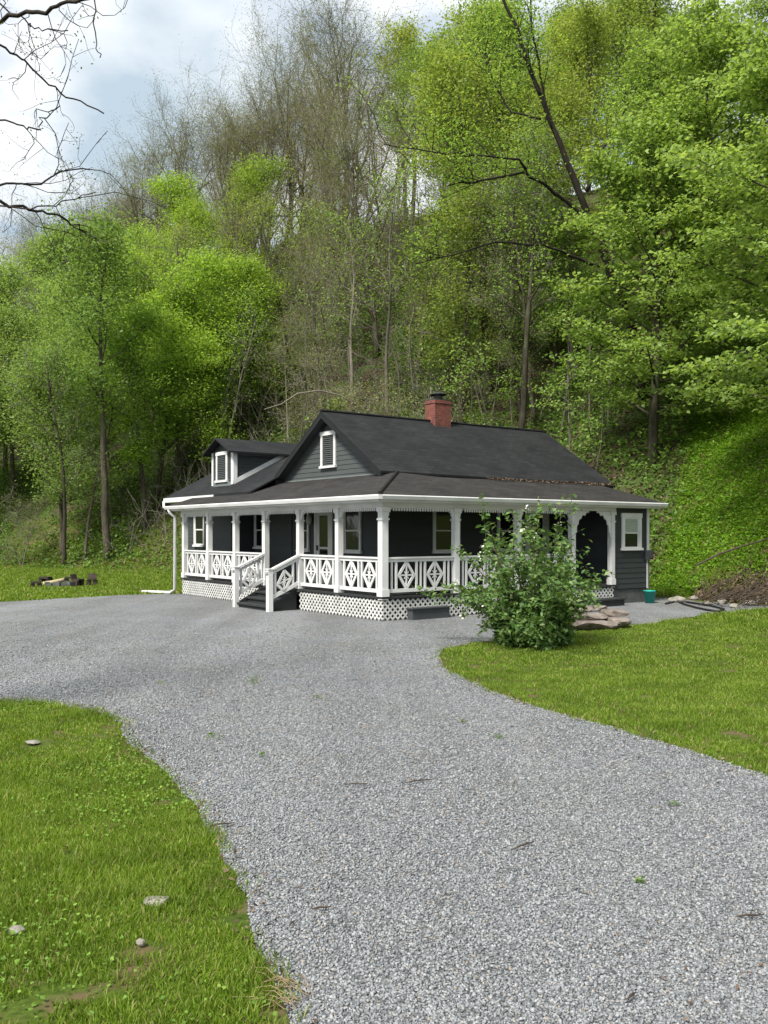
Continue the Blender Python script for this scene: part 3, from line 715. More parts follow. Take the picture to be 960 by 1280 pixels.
def door(F, s0, s1, z1, d=0.016):
    mb = MB(); f = .10
    mb.fbox(F, s0, s0 + f, FLZ, z1, d, d + .045); mb.fbox(F, s1 - f, s1, FLZ, z1, d, d + .045); mb.fbox(F, s0, s1, z1 + .001, z1 + .09, d, d + .045)
    a, b = s0 + f + .001, s1 - f - .001
    mb.fbox(F, a, a + .15, FLZ + .01, z1, d, d + .025); mb.fbox(F, b - .15, b, FLZ + .01, z1, d, d + .025)
    mb.fbox(F, a + .151, b - .151, z1 - .16, z1, d, d + .025); mb.fbox(F, a + .151, b - .151, FLZ + .01, FLZ + .30, d, d + .025); mb.fbox(F, a + .151, b - .151, 1.52, 1.58, d, d + .022)
    o = mb.build('door', M['doorwhite'], house)
    g = MB(); g.fbox(F, a + .15, b - .15, FLZ + .29, z1 - .15, d + .002, d + .012); g.build('pane', M['glass'], o)
    h = MB(); h.fbox(F, b - .09, b - .05, 1.48, 1.62, d + .026, d + .07); h.build('handle', M['metal'], o)
door(FAm, 4.74, 5.68, 2.62); door(FB(2.42), 6.90, 7.88, 2.62)
mb = MB(); F = FAm; mb.fbox(F, 5.78, 5.88, 2.32, 2.50, .016, .04)
mb.build('wall_lamp', M['metal'], house)
l = MB(); p = F(5.83, 0, .13); l.lathe([(0.001, 2.20), (.06, 2.21), (.085, 2.28), (.085, 2.40), (.05, 2.49), (.001, 2.50)], 10, (p.x, p.y, 0)); l.build('lamp_shade', M['lampglass'], house, True)
# plain dark panel beside the steps, set off from the lapped siding
mb = MB(); mb.fbox(FA(1.82), 6.98, 7.42, FLZ, 2.72, .015, .03); mb.fbox(FA(1.90), 7.43, 8.40, FLZ, 2.72, .016, .10); mb.build('plain_panel', M['siding'], house)
# meter box on the end room corner
mb = MB(); mb.fbox(FB(.07), 9.33, 9.55, 1.22, 1.48, .042, .16); mb.fbox(FB(.07), 9.37, 9.50, 1.26, 1.44, .161, .19); mb.build('meter_box', M['meter'], house)
mb = MB(); q = FB(.07)(9.44, 0, .08); mb.tube([(q.x, q.y, .42), (q.x, q.y, 1.21)], .018, 6); mb.build('conduit', M['meter'], house)

# --- chimney
mb = MB(); mb.box(5.39, 6.01, 4.64, 5.12, 4.9, 5.98); mb.box(5.37, 6.03, 4.62, 5.14, 5.88, 5.95)
ch = mb.build('chimney', M['brick'], house)
mb = MB(); mb.box(5.42, 5.98, 4.67, 5.09, 5.981, 6.02); mb.tube([(5.7, 4.87, 6.02), (5.7, 4.87, 6.16)], .13, 12); mb.lathe([(.26, 6.16), (.27, 6.18), (.06, 6.26), (.001, 6.27)], 12, (5.7, 4.87, 0)); mb.build('chimney_cap', M['metal'], ch)
mb = MB(); mb.tube([(5.52, 5.0, 6.02), (5.52, 5.0, 6.42)], .018, 6); mb.build('flue_rod', M['twiggrey'], ch)

# --- wing with dormer
WS = .52
wz = lambda u: 3.19 + WS * (u - .60)
mb = MB()
roof_slope(mb, (.60, 13.6, wz(.6)), (.60, 7.3, wz(.6)), (4.2, 7.3, wz(4.2)), (4.2, 13.6, wz(4.2)), .05, 1)
roof_slope(mb, (7.4, 7.3, wz(1.0)), (7.4, 13.6, wz(1.0)), (4.2, 13.6, wz(4.2)), (4.2, 7.3, wz(4.2)), .05, 4)
mb.build('wing_roof', M['roof'], house)
mb = MB(); mb.prism(Fr((0, 13.2, 0), (1, 0, 0), (0, 1, 0)), [(1.12, 3.0), (6.9, 3.0), (6.9, wz(1.4) - .08), (4.2, wz(4.2) - .08), (1.12, wz(1.12) - .08)], -.12, 0); mb.build('wing_gable', M['siding'], house)
mb = MB(); mb.box(.56, .60, 9.7, 13.62, wz(.6) - .17, wz(.6) - .02); mb.box(.60, 1.1, 9.7, 13.55, wz(.6) - .185, wz(.6) - .17)
mb.build('wing_fascia', M['white'], house)
mb = MB(); mb.box(.57, .60, 7.4, 9.69, wz(.6) - .16, wz(.6) - .03); mb.build('wing_eave_shade', M['black'], house)  # black strip painting in the shadow along this stretch of eave
DV0, DV1, DU, DZ = 9.55, 11.05, 1.2, 4.60
dv_ = (DV0 + DV1) / 2; DR = 5.02
mb = MB()
F = FA(DU); FS = Fr((0, DV0, 0), (1, 0, 0), (0, -1, 0))
mb.box(DU + .02, 3.6, DV0 + .02, DV1 - .02, 3.45, DZ)
mb.prism(FA(DU), [(DV0, 3.46), (DV1, 3.46), (DV1, DZ), (dv_, DR - .1), (DV0, DZ)], -.05, 0)
clap(mb, F, wz(DU) + .02, DZ, lambda z: DV0, lambda z: DV1, .11)
zz = lambda u: max(wz(u), 3.4)
clap(mb, FS, 3.50, DZ, lambda z: DU, lambda z: min(3.3, .60 + (z - 3.19) / WS + .0), .11)
dorm = mb.build('dormer', M['siding'], house)
mb = MB()
mb.fbox(F, DV0 - .02, DV0 + .11, wz(DU) + .01, DZ - .01, .016, .045); mb.fbox(F, DV1 - .11, DV1, wz(DU) + .01, DZ - .01, .016, .045)
mb.fbox(FS, DU - .04, DU + .10, wz(DU) + .06, DZ - .06, .016, .05)
mb.bar(FS, (DU - .03, wz(DU) + .07), (3.1, wz(3.1) + .07), .13, .017, .048)
mb.build('corner_board', M['white'], dorm)
mb = MB()
for sg in (-1, 1):
    e = (dv_ + sg * .98); ez = DZ - .06
    pts = [(DU - .28, e, ez), (4.9, e, ez), (4.9, dv_, DR), (DU - .28, dv_, DR)]
    if sg > 0: pts = pts[::-1]
    mb.slab(pts, .05, [(0, 0), (4, 0), (4, 1), (0, 1)] if sg < 0 else [(0, 1), (4, 1), (4, 0), (0, 0)])
mb.build('dormer_roof', M['roof'], dorm)
mb = MB(); mb.fbox(FS, DU, 3.3, DZ - .16, DZ - .07, .016, .04); mb.fbox(F, DV0 + .12, DV1 - .12, wz(DU) - .04, wz(DU) + .10, .016, .04)
mb.build('frieze_board', M['trimgrey'], dorm)
wd = window(F, dv_ - .38, dv_ + .42, 3.64, 4.58, None, house, .10, .016, True)

# --- downspouts at the far end
mb = MB(); x, y = -.16, 10.98
mb.tube([(-.36, 11.0, EZ - .12), (-.33, 10.99, EZ - .22), (x, y, EZ - .36), (x, y, .16), (x - .1, y + .15, .06), (x - .55, y + 1.35, .045)], .05, 8)
mb.build('downspout', M['white'], house, True)
mb = MB(); mb.tube([(.52, 13.5, wz(.6) - .15), (.44, 13.3, wz(.6) - .27), (.32, 13.0, wz(.6) - .36)], .045, 8); mb.build('downspout', M['white'], house, True)

# ------------------------------------------------------------------ vegetation builders
def leaf_quads(P, size, rng, up=0.5, aspect=0.55, axis=None, droop=0.0):
    """diamond leaves: P (n,3) centres; returns V,F arrays"""
    n = len(P); size = np.broadcast_to(size, (n,)) if np.ndim(size) else np.full(n, size)
    size = size * rng.uniform(.65, 1.35, n)
    nr = rng.normal(size=(n, 3)); nr[:, 2] = np.abs(nr[:, 2]) * 0.6 + up * 1.6
    nr /= np.linalg.norm(nr, axis=1)[:, None]
    a = rng.normal(size=(n, 3)) if axis is None else axis + rng.normal(size=(n, 3)) * .5
    a -= (a * nr).sum(1)[:, None] * nr; a /= np.linalg.norm(a, axis=1)[:, None] + 1e-9
    b = np.cross(nr, a)
    L = (size / 2)[:, None]; W = L * aspect
    sag = nr * (L * .25)
    V = np.stack([P - a * L, P + b * W + sag * .6 - a * L * .1, P + a * L - sag, P - b * W + sag * .6 - a * L * .1], 1).reshape(-1, 3)
    return V, np.arange(4 * n).reshape(n, 4)
def rnd_dir(rng, base, spread):
    v = Vector(base) + Vector(rng.normal(size=3)) * spread
    return v.normalized()
def branch(rng, p0, d0, L, r0, n, wig, trop, taper=.25):
    pts = [Vector(p0)]; d = Vector(d0).normalized(); rad = [r0]
    for i in range(n):
        d = (d + Vector(rng.normal(size=3)) * wig + Vector((0, 0, trop))).normalized()
        pts.append(pts[-1] + d * (L / n)); rad.append(r0 * (1 - (1 - taper) * (i + 1) / n))
    return pts, rad
def along(pts, t):
    k = t * (len(pts) - 1); i = min(int(k), len(pts) - 2); f = k - i
    return pts[i].lerp(pts[i + 1], f), (pts[i + 1] - pts[i]).normalized()
def make_tree(seed, Ht=15, r=.2, base=.35, nl=16, reach=4.0, rise=.5, lev=3, wig=.18, leaves=35, lsize=.15, lsig=(.5, .5, .28), twigs=4, subs=5, trunk_top=.92, lean=0.05, buds=0, up=.5, fork=False, twr=.012, lev3=0, taper_low=0.35, topk=.62, subL=1.0, limbk=1.0, lmat='leaf_mid', wmat='bark', tmat='bark', aspect=.6):
    """returns (trunk mesh, crown mesh, twig mesh or None)"""
    rng = np.random.default_rng(seed)
    tr, tw = MB(), MB(); tips = []
    stems = []
    ns = 1 if not fork else int(fork)
    for q in range(ns):
        ang = rng.uniform(0, 6.28)
        d = Vector((math.cos(ang) * lean, math.sin(ang) * lean, 1)) if ns == 1 else Vector((math.cos(6.28 * q / ns + .4) * .28, math.sin(6.28 * q / ns + .4) * .28, 1))
        Hs = Ht * (1 if q == 0 else rng.uniform(.75, .95))
        pts, rad = branch(rng, (0, 0, -.4), d, Hs * trunk_top + .4, r * (1 if ns == 1 else .7), 11, .055, .03, .18)
        rad[0] *= 1.35
        tr.tube(pts, rad, 7); stems.append((pts, rad, Hs))
    for pts, rad, Hs in stems:
        nls = max(3, nl // ns)
        for k in range(nls):
            t = base + (1 - base) * (k + rng.uniform(.1, .9)) / nls; t = min(t, .985)
            p, dd = along(pts, t); ang = k * 2.4 + rng.uniform(-.5, .5)
            rel = (t - base) / (1 - base)
            prof = (taper_low + (1 - taper_low) * math.sin(min(1, rel / .45) * math.pi / 2)) * (1 - topk * max(0, (rel - .45) / .55))
            L = reach * prof * rng.uniform(.75, 1.2)
            d = Vector((math.cos(ang), math.sin(ang), rise + rel * .7 + rng.normal() * .12))
            rr = max(.018, rad[min(10, int(t * 11))] * rng.uniform(.35, .5) * limbk)
            lp, lr = branch(rng, p, d, L, rr, 6, wig, .05, .3)
            tr.tube(lp, lr, 5, False)
            for j in range(subs):
                t2 = .25 + .75 * (j + rng.uniform(.2, .95)) / subs; t2 = min(t2, 1)
                p2, d2 = along(lp, t2); L2 = (L * rng.uniform(.25, .48) + .3) * subL
                sd_ = rnd_dir(rng, d2, .65); sp, sr = branch(rng, p2, sd_, L2, max(twr * 1.6, lr[-1] * .6), 4, wig * 1.2, .06, .4)
                tw.tube(sp, sr, 4, False)
                for i in range(twigs):
                    t3 = .2 + .8 * (i + rng.uniform(.1, .9)) / twigs
                    p3, d3 = along(sp, min(t3, 1)); td = rnd_dir(rng, d3, .7)
                    tp, trr = branch(rng, p3, td, L2 * rng.uniform(.35, .7), twr, 3, wig * 1.2, .08, .55)
                    tw.tube(tp, trr, 3, False); tips.append(tp[-1]); tips.append(tp[1])
                    for _ in range(lev3):
                        p4, d4 = along(tp, rng.uniform(.2, 1)); up4, ur4 = branch(rng, p4, rnd_dir(rng, d4, .6), L2 * rng.uniform(.2, .45), twr * .72, 2, wig, .08, .6)
                        tw.tube(up4, ur4, 3, False); tips.append(up4[-1])
    crown = None
    if leaves or buds:
        tp = np.array([tuple(t) for t in tips]); n = leaves or buds
        P = np.repeat(tp, n, 0) + rng.normal(size=(len(tp) * n, 3)) * np.array(lsig)
        V, Fq = leaf_quads(P, lsize, rng, up, aspect); crown = np_mesh('crown', V, Fq)
        crown.materials.append(M[lmat])
    tm = tr.mesh('trunk', True); tm.materials.append(M[tmat])
    wm = tw.mesh('branches', True); wm.materials.append(M[wmat])
    return tm, wm, crown
KINDS = {
 'leafy1': make_tree(1, 13, .17, .30, 18, 3.6, .45, leaves=21, lsize=0.160, twigs=4, subs=5),
 'leafy2': make_tree(2, 15, .19, .38, 18, 3.4, .65, leaves=20, lsize=0.152, twigs=4, subs=5, lsig=(.45, .45, .22)),
 'leafy3': make_tree(3, 11, .13, .22, 20, 3.2, .35, leaves=24, lsize=0.144, twigs=4, subs=4, lsig=(.5, .5, .18)),
 'leafy4': make_tree(4, 17, .22, .48, 16, 3.9, .7, leaves=20, lsize=0.168, twigs=4, subs=5, lsig=(.5, .5, .3)),
 'thin1': make_tree(11, 14, .15, .35, 16, 3.2, .7, leaves=4, lsize=.13, twigs=5, subs=5, lsig=(.35, .35, .25), wmat='twiggrey'),
 'thin2': make_tree(12, 16, .17, .40, 15, 3.4, .85, leaves=4, lsize=.13, twigs=5, subs=6, lsig=(.35, .35, .25), wmat='twiggrey'),
 'pole1': make_tree(51, 15, .14, .50, 12, 2.6, .8, leaves=4, lsize=.13, twigs=4, subs=4, lsig=(.35, .35, .25), wmat='twiggrey', tmat='barkgrey'),
 'pole2': make_tree(52, 13, .11, .42, 12, 2.4, .9, leaves=3, lsize=.13, twigs=4, subs=4, lsig=(.35, .35, .25), wmat='twiggrey', tmat='barkgrey', lean=.18),
 'bare1': make_tree(21, 14, .20, .16, 18, 5.0, 1.1, leaves=0, buds=4, lsize=.085, twigs=5, subs=5, lev3=2, lsig=(.3, .3, .3), lmat='leaf_bud', wmat='bark', tmat='bark', twr=.0085, topk=.25, subL=1.35, limbk=1.35),  # darker bark on the bare trees puts their backlit look into the colour
 'bare2': make_tree(22, 16, .22, .18, 18, 5.6, 1.2, leaves=0, buds=4, lsize=.085, twigs=5, subs=5, lev3=2, lsig=(.3, .3, .3), lmat='leaf_bud', wmat='twiggrey', tmat='bark', fork=2, twr=.0085, topk=.25, subL=1.35, limbk=1.35),
 'bare3': make_tree(23, 13.5, .18, .15, 18, 4.6, 1.1, leaves=0, buds=4, lsize=.085, twigs=5, subs=5, lev3=2, lsig=(.3, .3, .3), lmat='leaf_bud', wmat='twiggrey', tmat='bark', twr=.0085, topk=.25, subL=1.35, limbk=1.35),
 'brush1': make_tree(31, 7.0, .09, .12, 16, 3.0, .7, leaves=0, buds=3, lsize=.09, twigs=6, subs=6, lev3=1, lsig=(.25, .25, .2), lmat='leaf_bud', wmat='twiggrey', tmat='barkgrey', fork=3, wig=.26, twr=.0085),
 'brush2': make_tree(32, 8.5, .10, .15, 15, 3.2, .5, leaves=0, buds=3, lsize=.09, twigs=6, subs=6, lev3=1, lsig=(.25, .25, .2), lmat='leaf_bud', wmat='twiggrey', tmat='barkgrey', fork=2, wig=.3, twr=.0085),
 'sapling1': make_tree(41, 6.0, .045, .35, 9, 1.4, .6, leaves=9, lsize=.15, twigs=2, subs=3, lsig=(.28, .28, .10), tmat='barkgrey'),
 'sapling2': make_tree(42, 7.5, .055, .45, 8, 1.7, .4, leaves=9, lsize=.15, twigs=2, subs=3, lsig=(.3, .3, .08), tmat='barkgrey'),
}
BAND = []
def plant(name, kind, x, y, z, sc=1.0, rz=0.0, tint=(1, 1, 1), info=None, sz=None):
    tm, wm, cm = KINDS[kind]
    root = empty(name, (x, y, z - .1), rz); root.scale = (sc, sc, sz or sc)
    for nm, me in (('trunk', tm), ('branches', wm), ('crown', cm)):
        if me is None: continue
        o = link(nm, me, None, root); o.color = (*tint, 1)
    if info: BAND.append((root, info, x, y, z, kind))
    return root

# ------------------------------------------------------------------ the wood on the hillside
rng = np.random.default_rng(77)
# walk along the foot of the hill, rows climbing upwards
seg = np.diff(TOE, axis=0); segL = np.hypot(seg[:, 0], seg[:, 1]); cum = np.concatenate([[0], np.cumsum(segL)])
def toe_pt(s, d):
    i = int(np.clip(np.searchsorted(cum, s) - 1, 0, len(seg) - 1)); t = (s - cum[i]) / segL[i]
    p = TOE[i] + seg[i] * t
    nrm = np.zeros(2)
    for j, wgt in ((i, 1.0), (max(i - 1, 0), max(0, .5 - t)), (min(i + 1, len(seg) - 1), max(0, t - .5))):
        e = seg[j] / segL[j]; nrm += wgt * np.array([e[1], -e[0]])
    nrm /= np.linalg.norm(nrm)
    return p + nrm * d
ROWS = [(4.0, 4.2), (7.5, 3.9), (11, 3.9), (14.5, 3.9), (18.5, 3.9), (22.5, 3.9), (26.5, 3.9), (30.5, 3.7), (34.5, 3.7), (39, 4.0)]
for ri, (dd, spc) in enumerate(ROWS):
    s = 30 + rng.uniform(0, spc)
    while s < cum[-1] - 5:
        p = toe_pt(s + rng.normal() * .8, dd + rng.normal() * 1.2); s += spc * rng.uniform(.75, 1.25)
        x, y = float(p[0]), float(p[1])
        if y < 15 or toe_dist(np.array([x]), np.array([y]))[0] < 2.5: continue
        z = hz(x, y); px, py = topx(x, y, z)
        if px < -110 or px > 1070: continue
        q = rng.uniform()
        up_ = 'foot' if dd < 7 else 'middle' if dd < 26 else 'ridge'
        if px < 330:
            if up_ == 'ridge': kind = ['bare1', 'bare2', 'bare3', None, 'bare2', 'bare1'][int(q * 6)]
            elif up_ == 'foot':
                if px > 150: continue
                kind = ['leafy3', 'thin1', 'leafy1'][int(q * 3)]
            else: kind = ['leafy1', 'leafy2', 'leafy3', 'thin1', 'leafy1'][int(q * 5)] if q < .86 else 'bare3'
        elif px < 570:
            if up_ == 'ridge': kind = ['bare1', 'bare2', 'bare2', 'bare3', None][int(q * 5)] if px < 500 else ['leafy4', 'leafy2', 'bare2', 'leafy2'][int(q * 4)]
            elif dd < 12: kind = ['brush1', 'brush2', 'bare3', 'sapling1', None][int(q * 5)]
            else: kind = ['brush2', 'thin1', 'thin2', 'brush1', 'bare3', 'leafy3' if px > 430 else 'bare3', None][int(q * 7)]
        elif px < 760:
            if up_ == 'foot': kind = 'sapling2' if q < .35 else None
            elif dd < 11: kind = ['thin2', 'bare3', None, None][int(q * 4)]
            else: kind = ['leafy2', 'leafy1', 'leafy4', 'thin2', 'leafy4'][int(q * 5)]
        else:
            if dd < 12: continue
            kind = ['leafy2', 'leafy4', 'leafy1'][int(q * 3)]
        if kind is None: continue
        v = rng.uniform(.8, 1.2); hue = abs(rng.normal()) * .11 - .01
        tint = (v * (1 + hue), v, v * (1 - abs(hue) * .5))
        if 330 < px < 570 and kind == 'leafy3': tint = (1.1, 1.15, .8)
        if kind.startswith('leafy') and 150 < px < 310 and dd < 24: tint = (1.18 * v, 1.15 * v, .75 * v)
        if px < 140 and kind[:4] in ('leaf', 'thin'): tint = (1.0 * v, .96 * v, 1.05 * v)
        sc = rng.uniform(.85, 1.12)
        plant({'l': 'leafy_tree', 't': 'budding_tree', 'b': 'bare_tree', 's': 'sapling'}[kind[0]] if kind[:5] != 'brush' else 'scrubby_tree', kind, x, y, z, sc, rng.uniform(0, 6.28), tint, up_)

for _ in range(46):
    s = rng.uniform(60, cum[-1] - 40); d_ = rng.uniform(22, 41); p = toe_pt(s, d_); x, y = float(p[0]), float(p[1]); z = hz(x, y); px, py = topx(x, y, z)
    if not 250 < px < 640: continue
    kind = ['brush1', 'brush2', 'brush2', 'sapling2'][int(rng.uniform() * 4)]
    plant('scrubby_tree' if kind[0] == 'b' else 'sapling', kind, x, y, z, rng.uniform(.8, 1.15), rng.uniform(0, 6.28), (1.1, 1.15, .8), 'middle' if d_ < 30 else 'ridge')
for _ in range(60):
    s = rng.uniform(50, cum[-1] - 40); d_ = rng.uniform(5, 27); p = toe_pt(s, d_); x, y = float(p[0]), float(p[1]); z = hz(x, y); px, py = topx(x, y, z)
    if not 60 < px < 780 or (px < 330 and d_ > 16): continue
    plant('slender_tree', ['pole1', 'pole2'][int(rng.uniform() * 2)], x, y, z, rng.uniform(.8, 1.15), rng.uniform(0, 6.28), (1.0, 1.02, .95), 'foot' if d_ < 9 else 'middle')
k_ = 0
for _ in range(160):
    if k_ >= 8: break
    s = rng.uniform(60, cum[-1] - 40); d_ = rng.uniform(27, 41); p = toe_pt(s, d_); x, y = float(p[0]), float(p[1]); z = hz(x, y); px, py = topx(x, y, z)
    if not 270 < px < 530: continue
    k_ += 1; plant('bare_tree', ['bare1', 'bare2', 'bare3'][k_ % 3], x, y, z, 1.05 + .35 * sstep(300, 480, px), rng.uniform(0, 6.28), (1, 1, .9), 'ridge')
# trees one can pick out at the foot of the left slope (photo positions of their bases)
LT = [(136, 700, 'leafy4', 1.05, (.82, .85, .9), 'leafy_tree', 'tall tree with thick brown trunk at the left lawn edge, right of the fire pit'),
      (80, 708, 'thin1', .85, (.8, .85, .9), 'leafy_tree', 'slender young tree with dark trunk directly behind the fire pit benches'),
      (104, 703, 'thin1', .70, (.85, .9, .9), 'leafy_tree', 'thinnest young tree between the fire pit and the thick trunked tree'),
      (28, 706, 'brush1', .62, (.8, .8, .8), 'scrubby_tree', 'small dark forked sapling in the grass left of the fire pit'),
      (182, 662, 'leafy1', .95, (1.15, 1.2, .7), 'leafy_tree', 'bright yellow green tree behind the left end of the cottage'),
      (262, 600, 'leafy1', 1.0, (1.2, 1.22, .7), 'leafy_tree', 'brightest yellow green tree rising above the dormer'),
      (300, 545, 'leafy3', 1.0, (1.1, 1.1, .7), 'leafy_tree', 'low yellow green tree between dormer roof and scrub thicket')]
for px, py, kind, sc, tint, nm, lab in LT:
    x, y, z = on_hill(px, py); r_ = plant(nm, kind, x, y, z, sc, rng.uniform(0, 6.28), tint); tag(r_, lab, 'tree')
# bare trunks and saplings behind the roof
ST = [(652, 530, 'bare3', .8, 'bare_tree', 'pale bare tree standing right behind the roof ridge'),
      (668, 533, 'thin2', .85, 'budding_tree', 'budding tree with straight trunk close beside the pale bare tree behind the ridge'),
      (585, 520, 'thin1', .8, 'budding_tree', 'pale leaning trunk just right of the brick chimney'),
      (610, 535, 'brush2', .7, 'scrubby_tree', 'crooked scrub tree between chimney and the pale bare tree behind the ridge'),
      (700, 548, 'sapling2', 1.0, 'sapling', 'thin straight sapling just right of the pale bare tree behind the ridge'),
      (737, 535, 'sapling1', 1.1, 'sapling', 'thin sapling halfway between the pale bare tree and the maple trunk'),
      (760, 530, 'sapling2', .9, 'sapling', 'thin sapling nearest to the maple trunk on its left'),
      (545, 505, 'sapling1', .9, 'sapling', 'leafy sapling directly behind the brick chimney'),
      (640, 545, 'sapling1', .8, 'sapling', 'short sapling behind the middle of the roof ridge'),
      (745, 590, 'sapling2', .7, 'sapling', 'thin sapling just above the right roof edge'),
      (720, 480, 'thin1', .7, 'budding_tree', 'slim budding tree higher up behind the right roof end'),
      (690, 470, 'leafy3', .7, 'leafy_tree', 'low leafy tree in the shade above the pale bare tree behind the ridge')]
for px, py, kind, sc, nm, lab in ST:
    x, y, z = on_hill(px, py); tag(plant(nm, kind, x, y, z, sc, rng.uniform(0, 6.28), (1, 1.05, .9)), lab, 'tree')

# labels for the rest: by kind, height on the hill and order from the left
ONES = ['', 'first', 'second', 'third', 'fourth', 'fifth', 'sixth', 'seventh', 'eighth', 'ninth', 'tenth', 'eleventh', 'twelfth', 'thirteenth', 'fourteenth', 'fifteenth', 'sixteenth', 'seventeenth', 'eighteenth', 'nineteenth']
def ordinal(i, n):
    if i == 0: return 'leftmost'
    if i == n - 1: return 'rightmost'
    k = i + 1
    w_ = ONES[k] if k < 20 else {2: 'twentieth', 3: 'thirtieth', 4: 'fortieth', 5: 'fiftieth', 6: 'sixtieth', 7: 'seventieth'}[k // 10] if k % 10 == 0 else {2: 'twenty ', 3: 'thirty ', 4: 'forty ', 5: 'fifty ', 6: 'sixty ', 7: 'seventy '}[k // 10] + ONES[k % 10]
    return w_ + ' from left'
fam = {}
for root, up_, x, y, z, kind in BAND:
    k = ('leafy green trees' if kind[0] == 'l' else 'thin budding trees' if kind[0] == 't' else 'slender grey trees' if kind[0] == 'p' else 'leafy saplings' if kind[0] == 's' else 'grey scrubby trees' if kind[:5] == 'brush' else 'tall bare trees')
    wh = {'foot': 'low down', 'middle': 'midway up', 'ridge': 'on the ridge'}[up_]
    q_ = topx(x, y, z)[0]
    wh += ', left of the cottage' if q_ < 220 else ', above the dormer' if q_ < 345 else ', behind the gable' if q_ < 480 else ', behind the chimney' if q_ < 600 else ', above the right roof' if q_ < 770 else ', above the green bank'
    fam.setdefault((k, wh), []).append((q_, root))
for (k, wh), L in fam.items():
    L.sort(key=lambda t: t[0])
    for i, (_, root) in enumerate(L):
        tag(root, f'{ordinal(i, len(L))} of the {k} {wh}' if len(L) > 1 else f'single {k[:-1]} {wh}', 'tree', f'{k} {wh}')

# ------------------------------------------------------------------ big maples on the right
def maple(name, base, Ht, reach, cz0, nspray, seed, lab, leanv=(0, 0), cut=None, lsz=.17, rt=.22):
    """trunk with limbs carrying layered, flat leaf sprays"""
    rng = np.random.default_rng(seed); root = empty(name, base); tag(root, lab, 'tree')
    tr, tw = MB(), MB()
    pts, rad = branch(rng, (0, 0, -.5), (leanv[0] * .08, leanv[1] * .08, 1), Ht, rt, 12, .04, .02, .15); rad[0] *= 1.4
    tr.tube(pts, rad, 9)
    Ps, ax_ = [], []
    for k in range(nspray):
        t = cz0 + (1 - cz0) * (k + rng.uniform(0, 1)) / nspray; p, dd = along(pts, min(t, .99)); ang = k * 2.39996 + rng.normal() * .3
        rel = (t - cz0) / (1 - cz0); prof = (.75 + .25 * math.sin(min(1, rel / .4) * 1.57)) * (1 - .7 * max(0, (rel - .45) / .55) ** 1.3)
        L = reach * prof * rng.uniform(.7, 1.15)
        d = Vector((math.cos(ang) + leanv[0] * .5, math.sin(ang) + leanv[1] * .5, .42 + .4 * rel))
        lp, lr = branch(rng, p, d, L, max(.02, rt * .3 * (1 - .5 * rel)), 8, .10, -.035 + .03 * rel, .2); tr.tube(lp, lr, 5, False)
        nsub = int(7 + L * 2.2)
        for j in range(nsub):
            t2 = .18 + .82 * (j + rng.uniform(0, 1)) / nsub; p2, d2 = along(lp, min(t2, 1))
            side = Vector((-d2.y, d2.x, 0)).normalized() * (1 if j % 2 else -1)
            sdv = (d2 * rng.uniform(.3, 1.0) + side * rng.uniform(.5, 1.1) + Vector((0, 0, rng.uniform(-.12, .2))))
            L2 = rng.uniform(.5, 1.25) * (1.15 - .4 * t2) + .2
            sp, sr = branch(rng, p2, sdv, L2, .014, 4, .10, -.06, .4); tw.tube(sp, sr, 3, False)
            nlf = int(24 * L2 + 10)
            tt = rng.uniform(.1, 1.08, nlf); a0 = np.array(sp[0]); a1 = np.array(sp[2]); a2 = np.array(sp[-1])
            c = np.where(tt[:, None] < .5, a0 + (a1 - a0) * (tt[:, None] / .5), a1 + (a2 - a1) * ((tt[:, None] - .5) / .5))
            wv = rng.normal(size=(nlf, 3)) * np.array([.24, .24, .075]); Ps.append(c + wv); ax_.append(np.repeat(np.array([[sdv.x, sdv.y, -.55]]), nlf, 0))
    P = np.concatenate(Ps); A = np.concatenate(ax_)
    V, Fq = leaf_quads(P, lsz, rng, .75, .8, A); cm = np_mesh('crown', V, Fq)
    tr.build('trunk', M['bark'], root, True); tw.build('branches', M['bark'], root, True)
    c = link('crown', cm, M['leaf_maple'], root); c.color = (1, 1, 1, 1)
    return root
x, y, z = on_hill(815, 578)
maple('maple_tree', (x, y, z), 13.5, 4.6, .15, 56, 5, 'nearest big maple with visible brown trunk on the green bank right of the cottage', (.5, -.4))
x2, y2 = 14.2, 27.5
maple('maple_tree', (x2, y2, hz(x2, y2)), 16, 5.6, .20, 64, 6, 'bright maple reaching in from the right edge with its trunk hidden by foliage', (-.6, -.5), rt=.25)
x2, y2, _z = on_hill(905, 490)
maple('maple_tree', (x2, y2, hz(x2, y2)), 15, 5.2, .14, 62, 7, 'tall maple higher up the bank behind the two nearer maples', (-.2, -.4))

# dark leaning tree left of the maples, limbs traced
bx, by, bz = on_hill(806, 500)
dk = empty('leaning_tree', (0, 0, 0)); 
tag(dk, 'dark leaning tree with bare forking limbs left of the maples', 'tree')
rngd = np.random.default_rng(9); mb = MB(); tw = MB(); tips = []
def traced(mb, pl, Ya, Yb, r0, r1, sides=7, sub=True, jit=.10):
    n = len(pl); pts = []
    for i, (px, py) in enumerate(pl): pts.append(pix(px, py, Ya + (Yb - Ya) * i / (n - 1)))
    sm = []
    for i in range(n - 1):
        for k in range(3): sm.append(pts[i].lerp(pts[i + 1], k / 3) + Vector(rngd.normal(size=3)) * jit * .3)
    sm.append(pts[-1]); m_ = len(sm); mb.tube(sm, [r0 + (r1 - r0) * i / (m_ - 1) for i in range(m_)], sides); return sm
yb = by
T0 = [(806, 500), (790, 410), (765, 345), (737, 275), (722, 235), (700, 180), (668, 100), (645, 35), (612, -40)]
main = traced(mb, T0, yb, yb - 3.0, .24, .05)
main[0].z -= .5
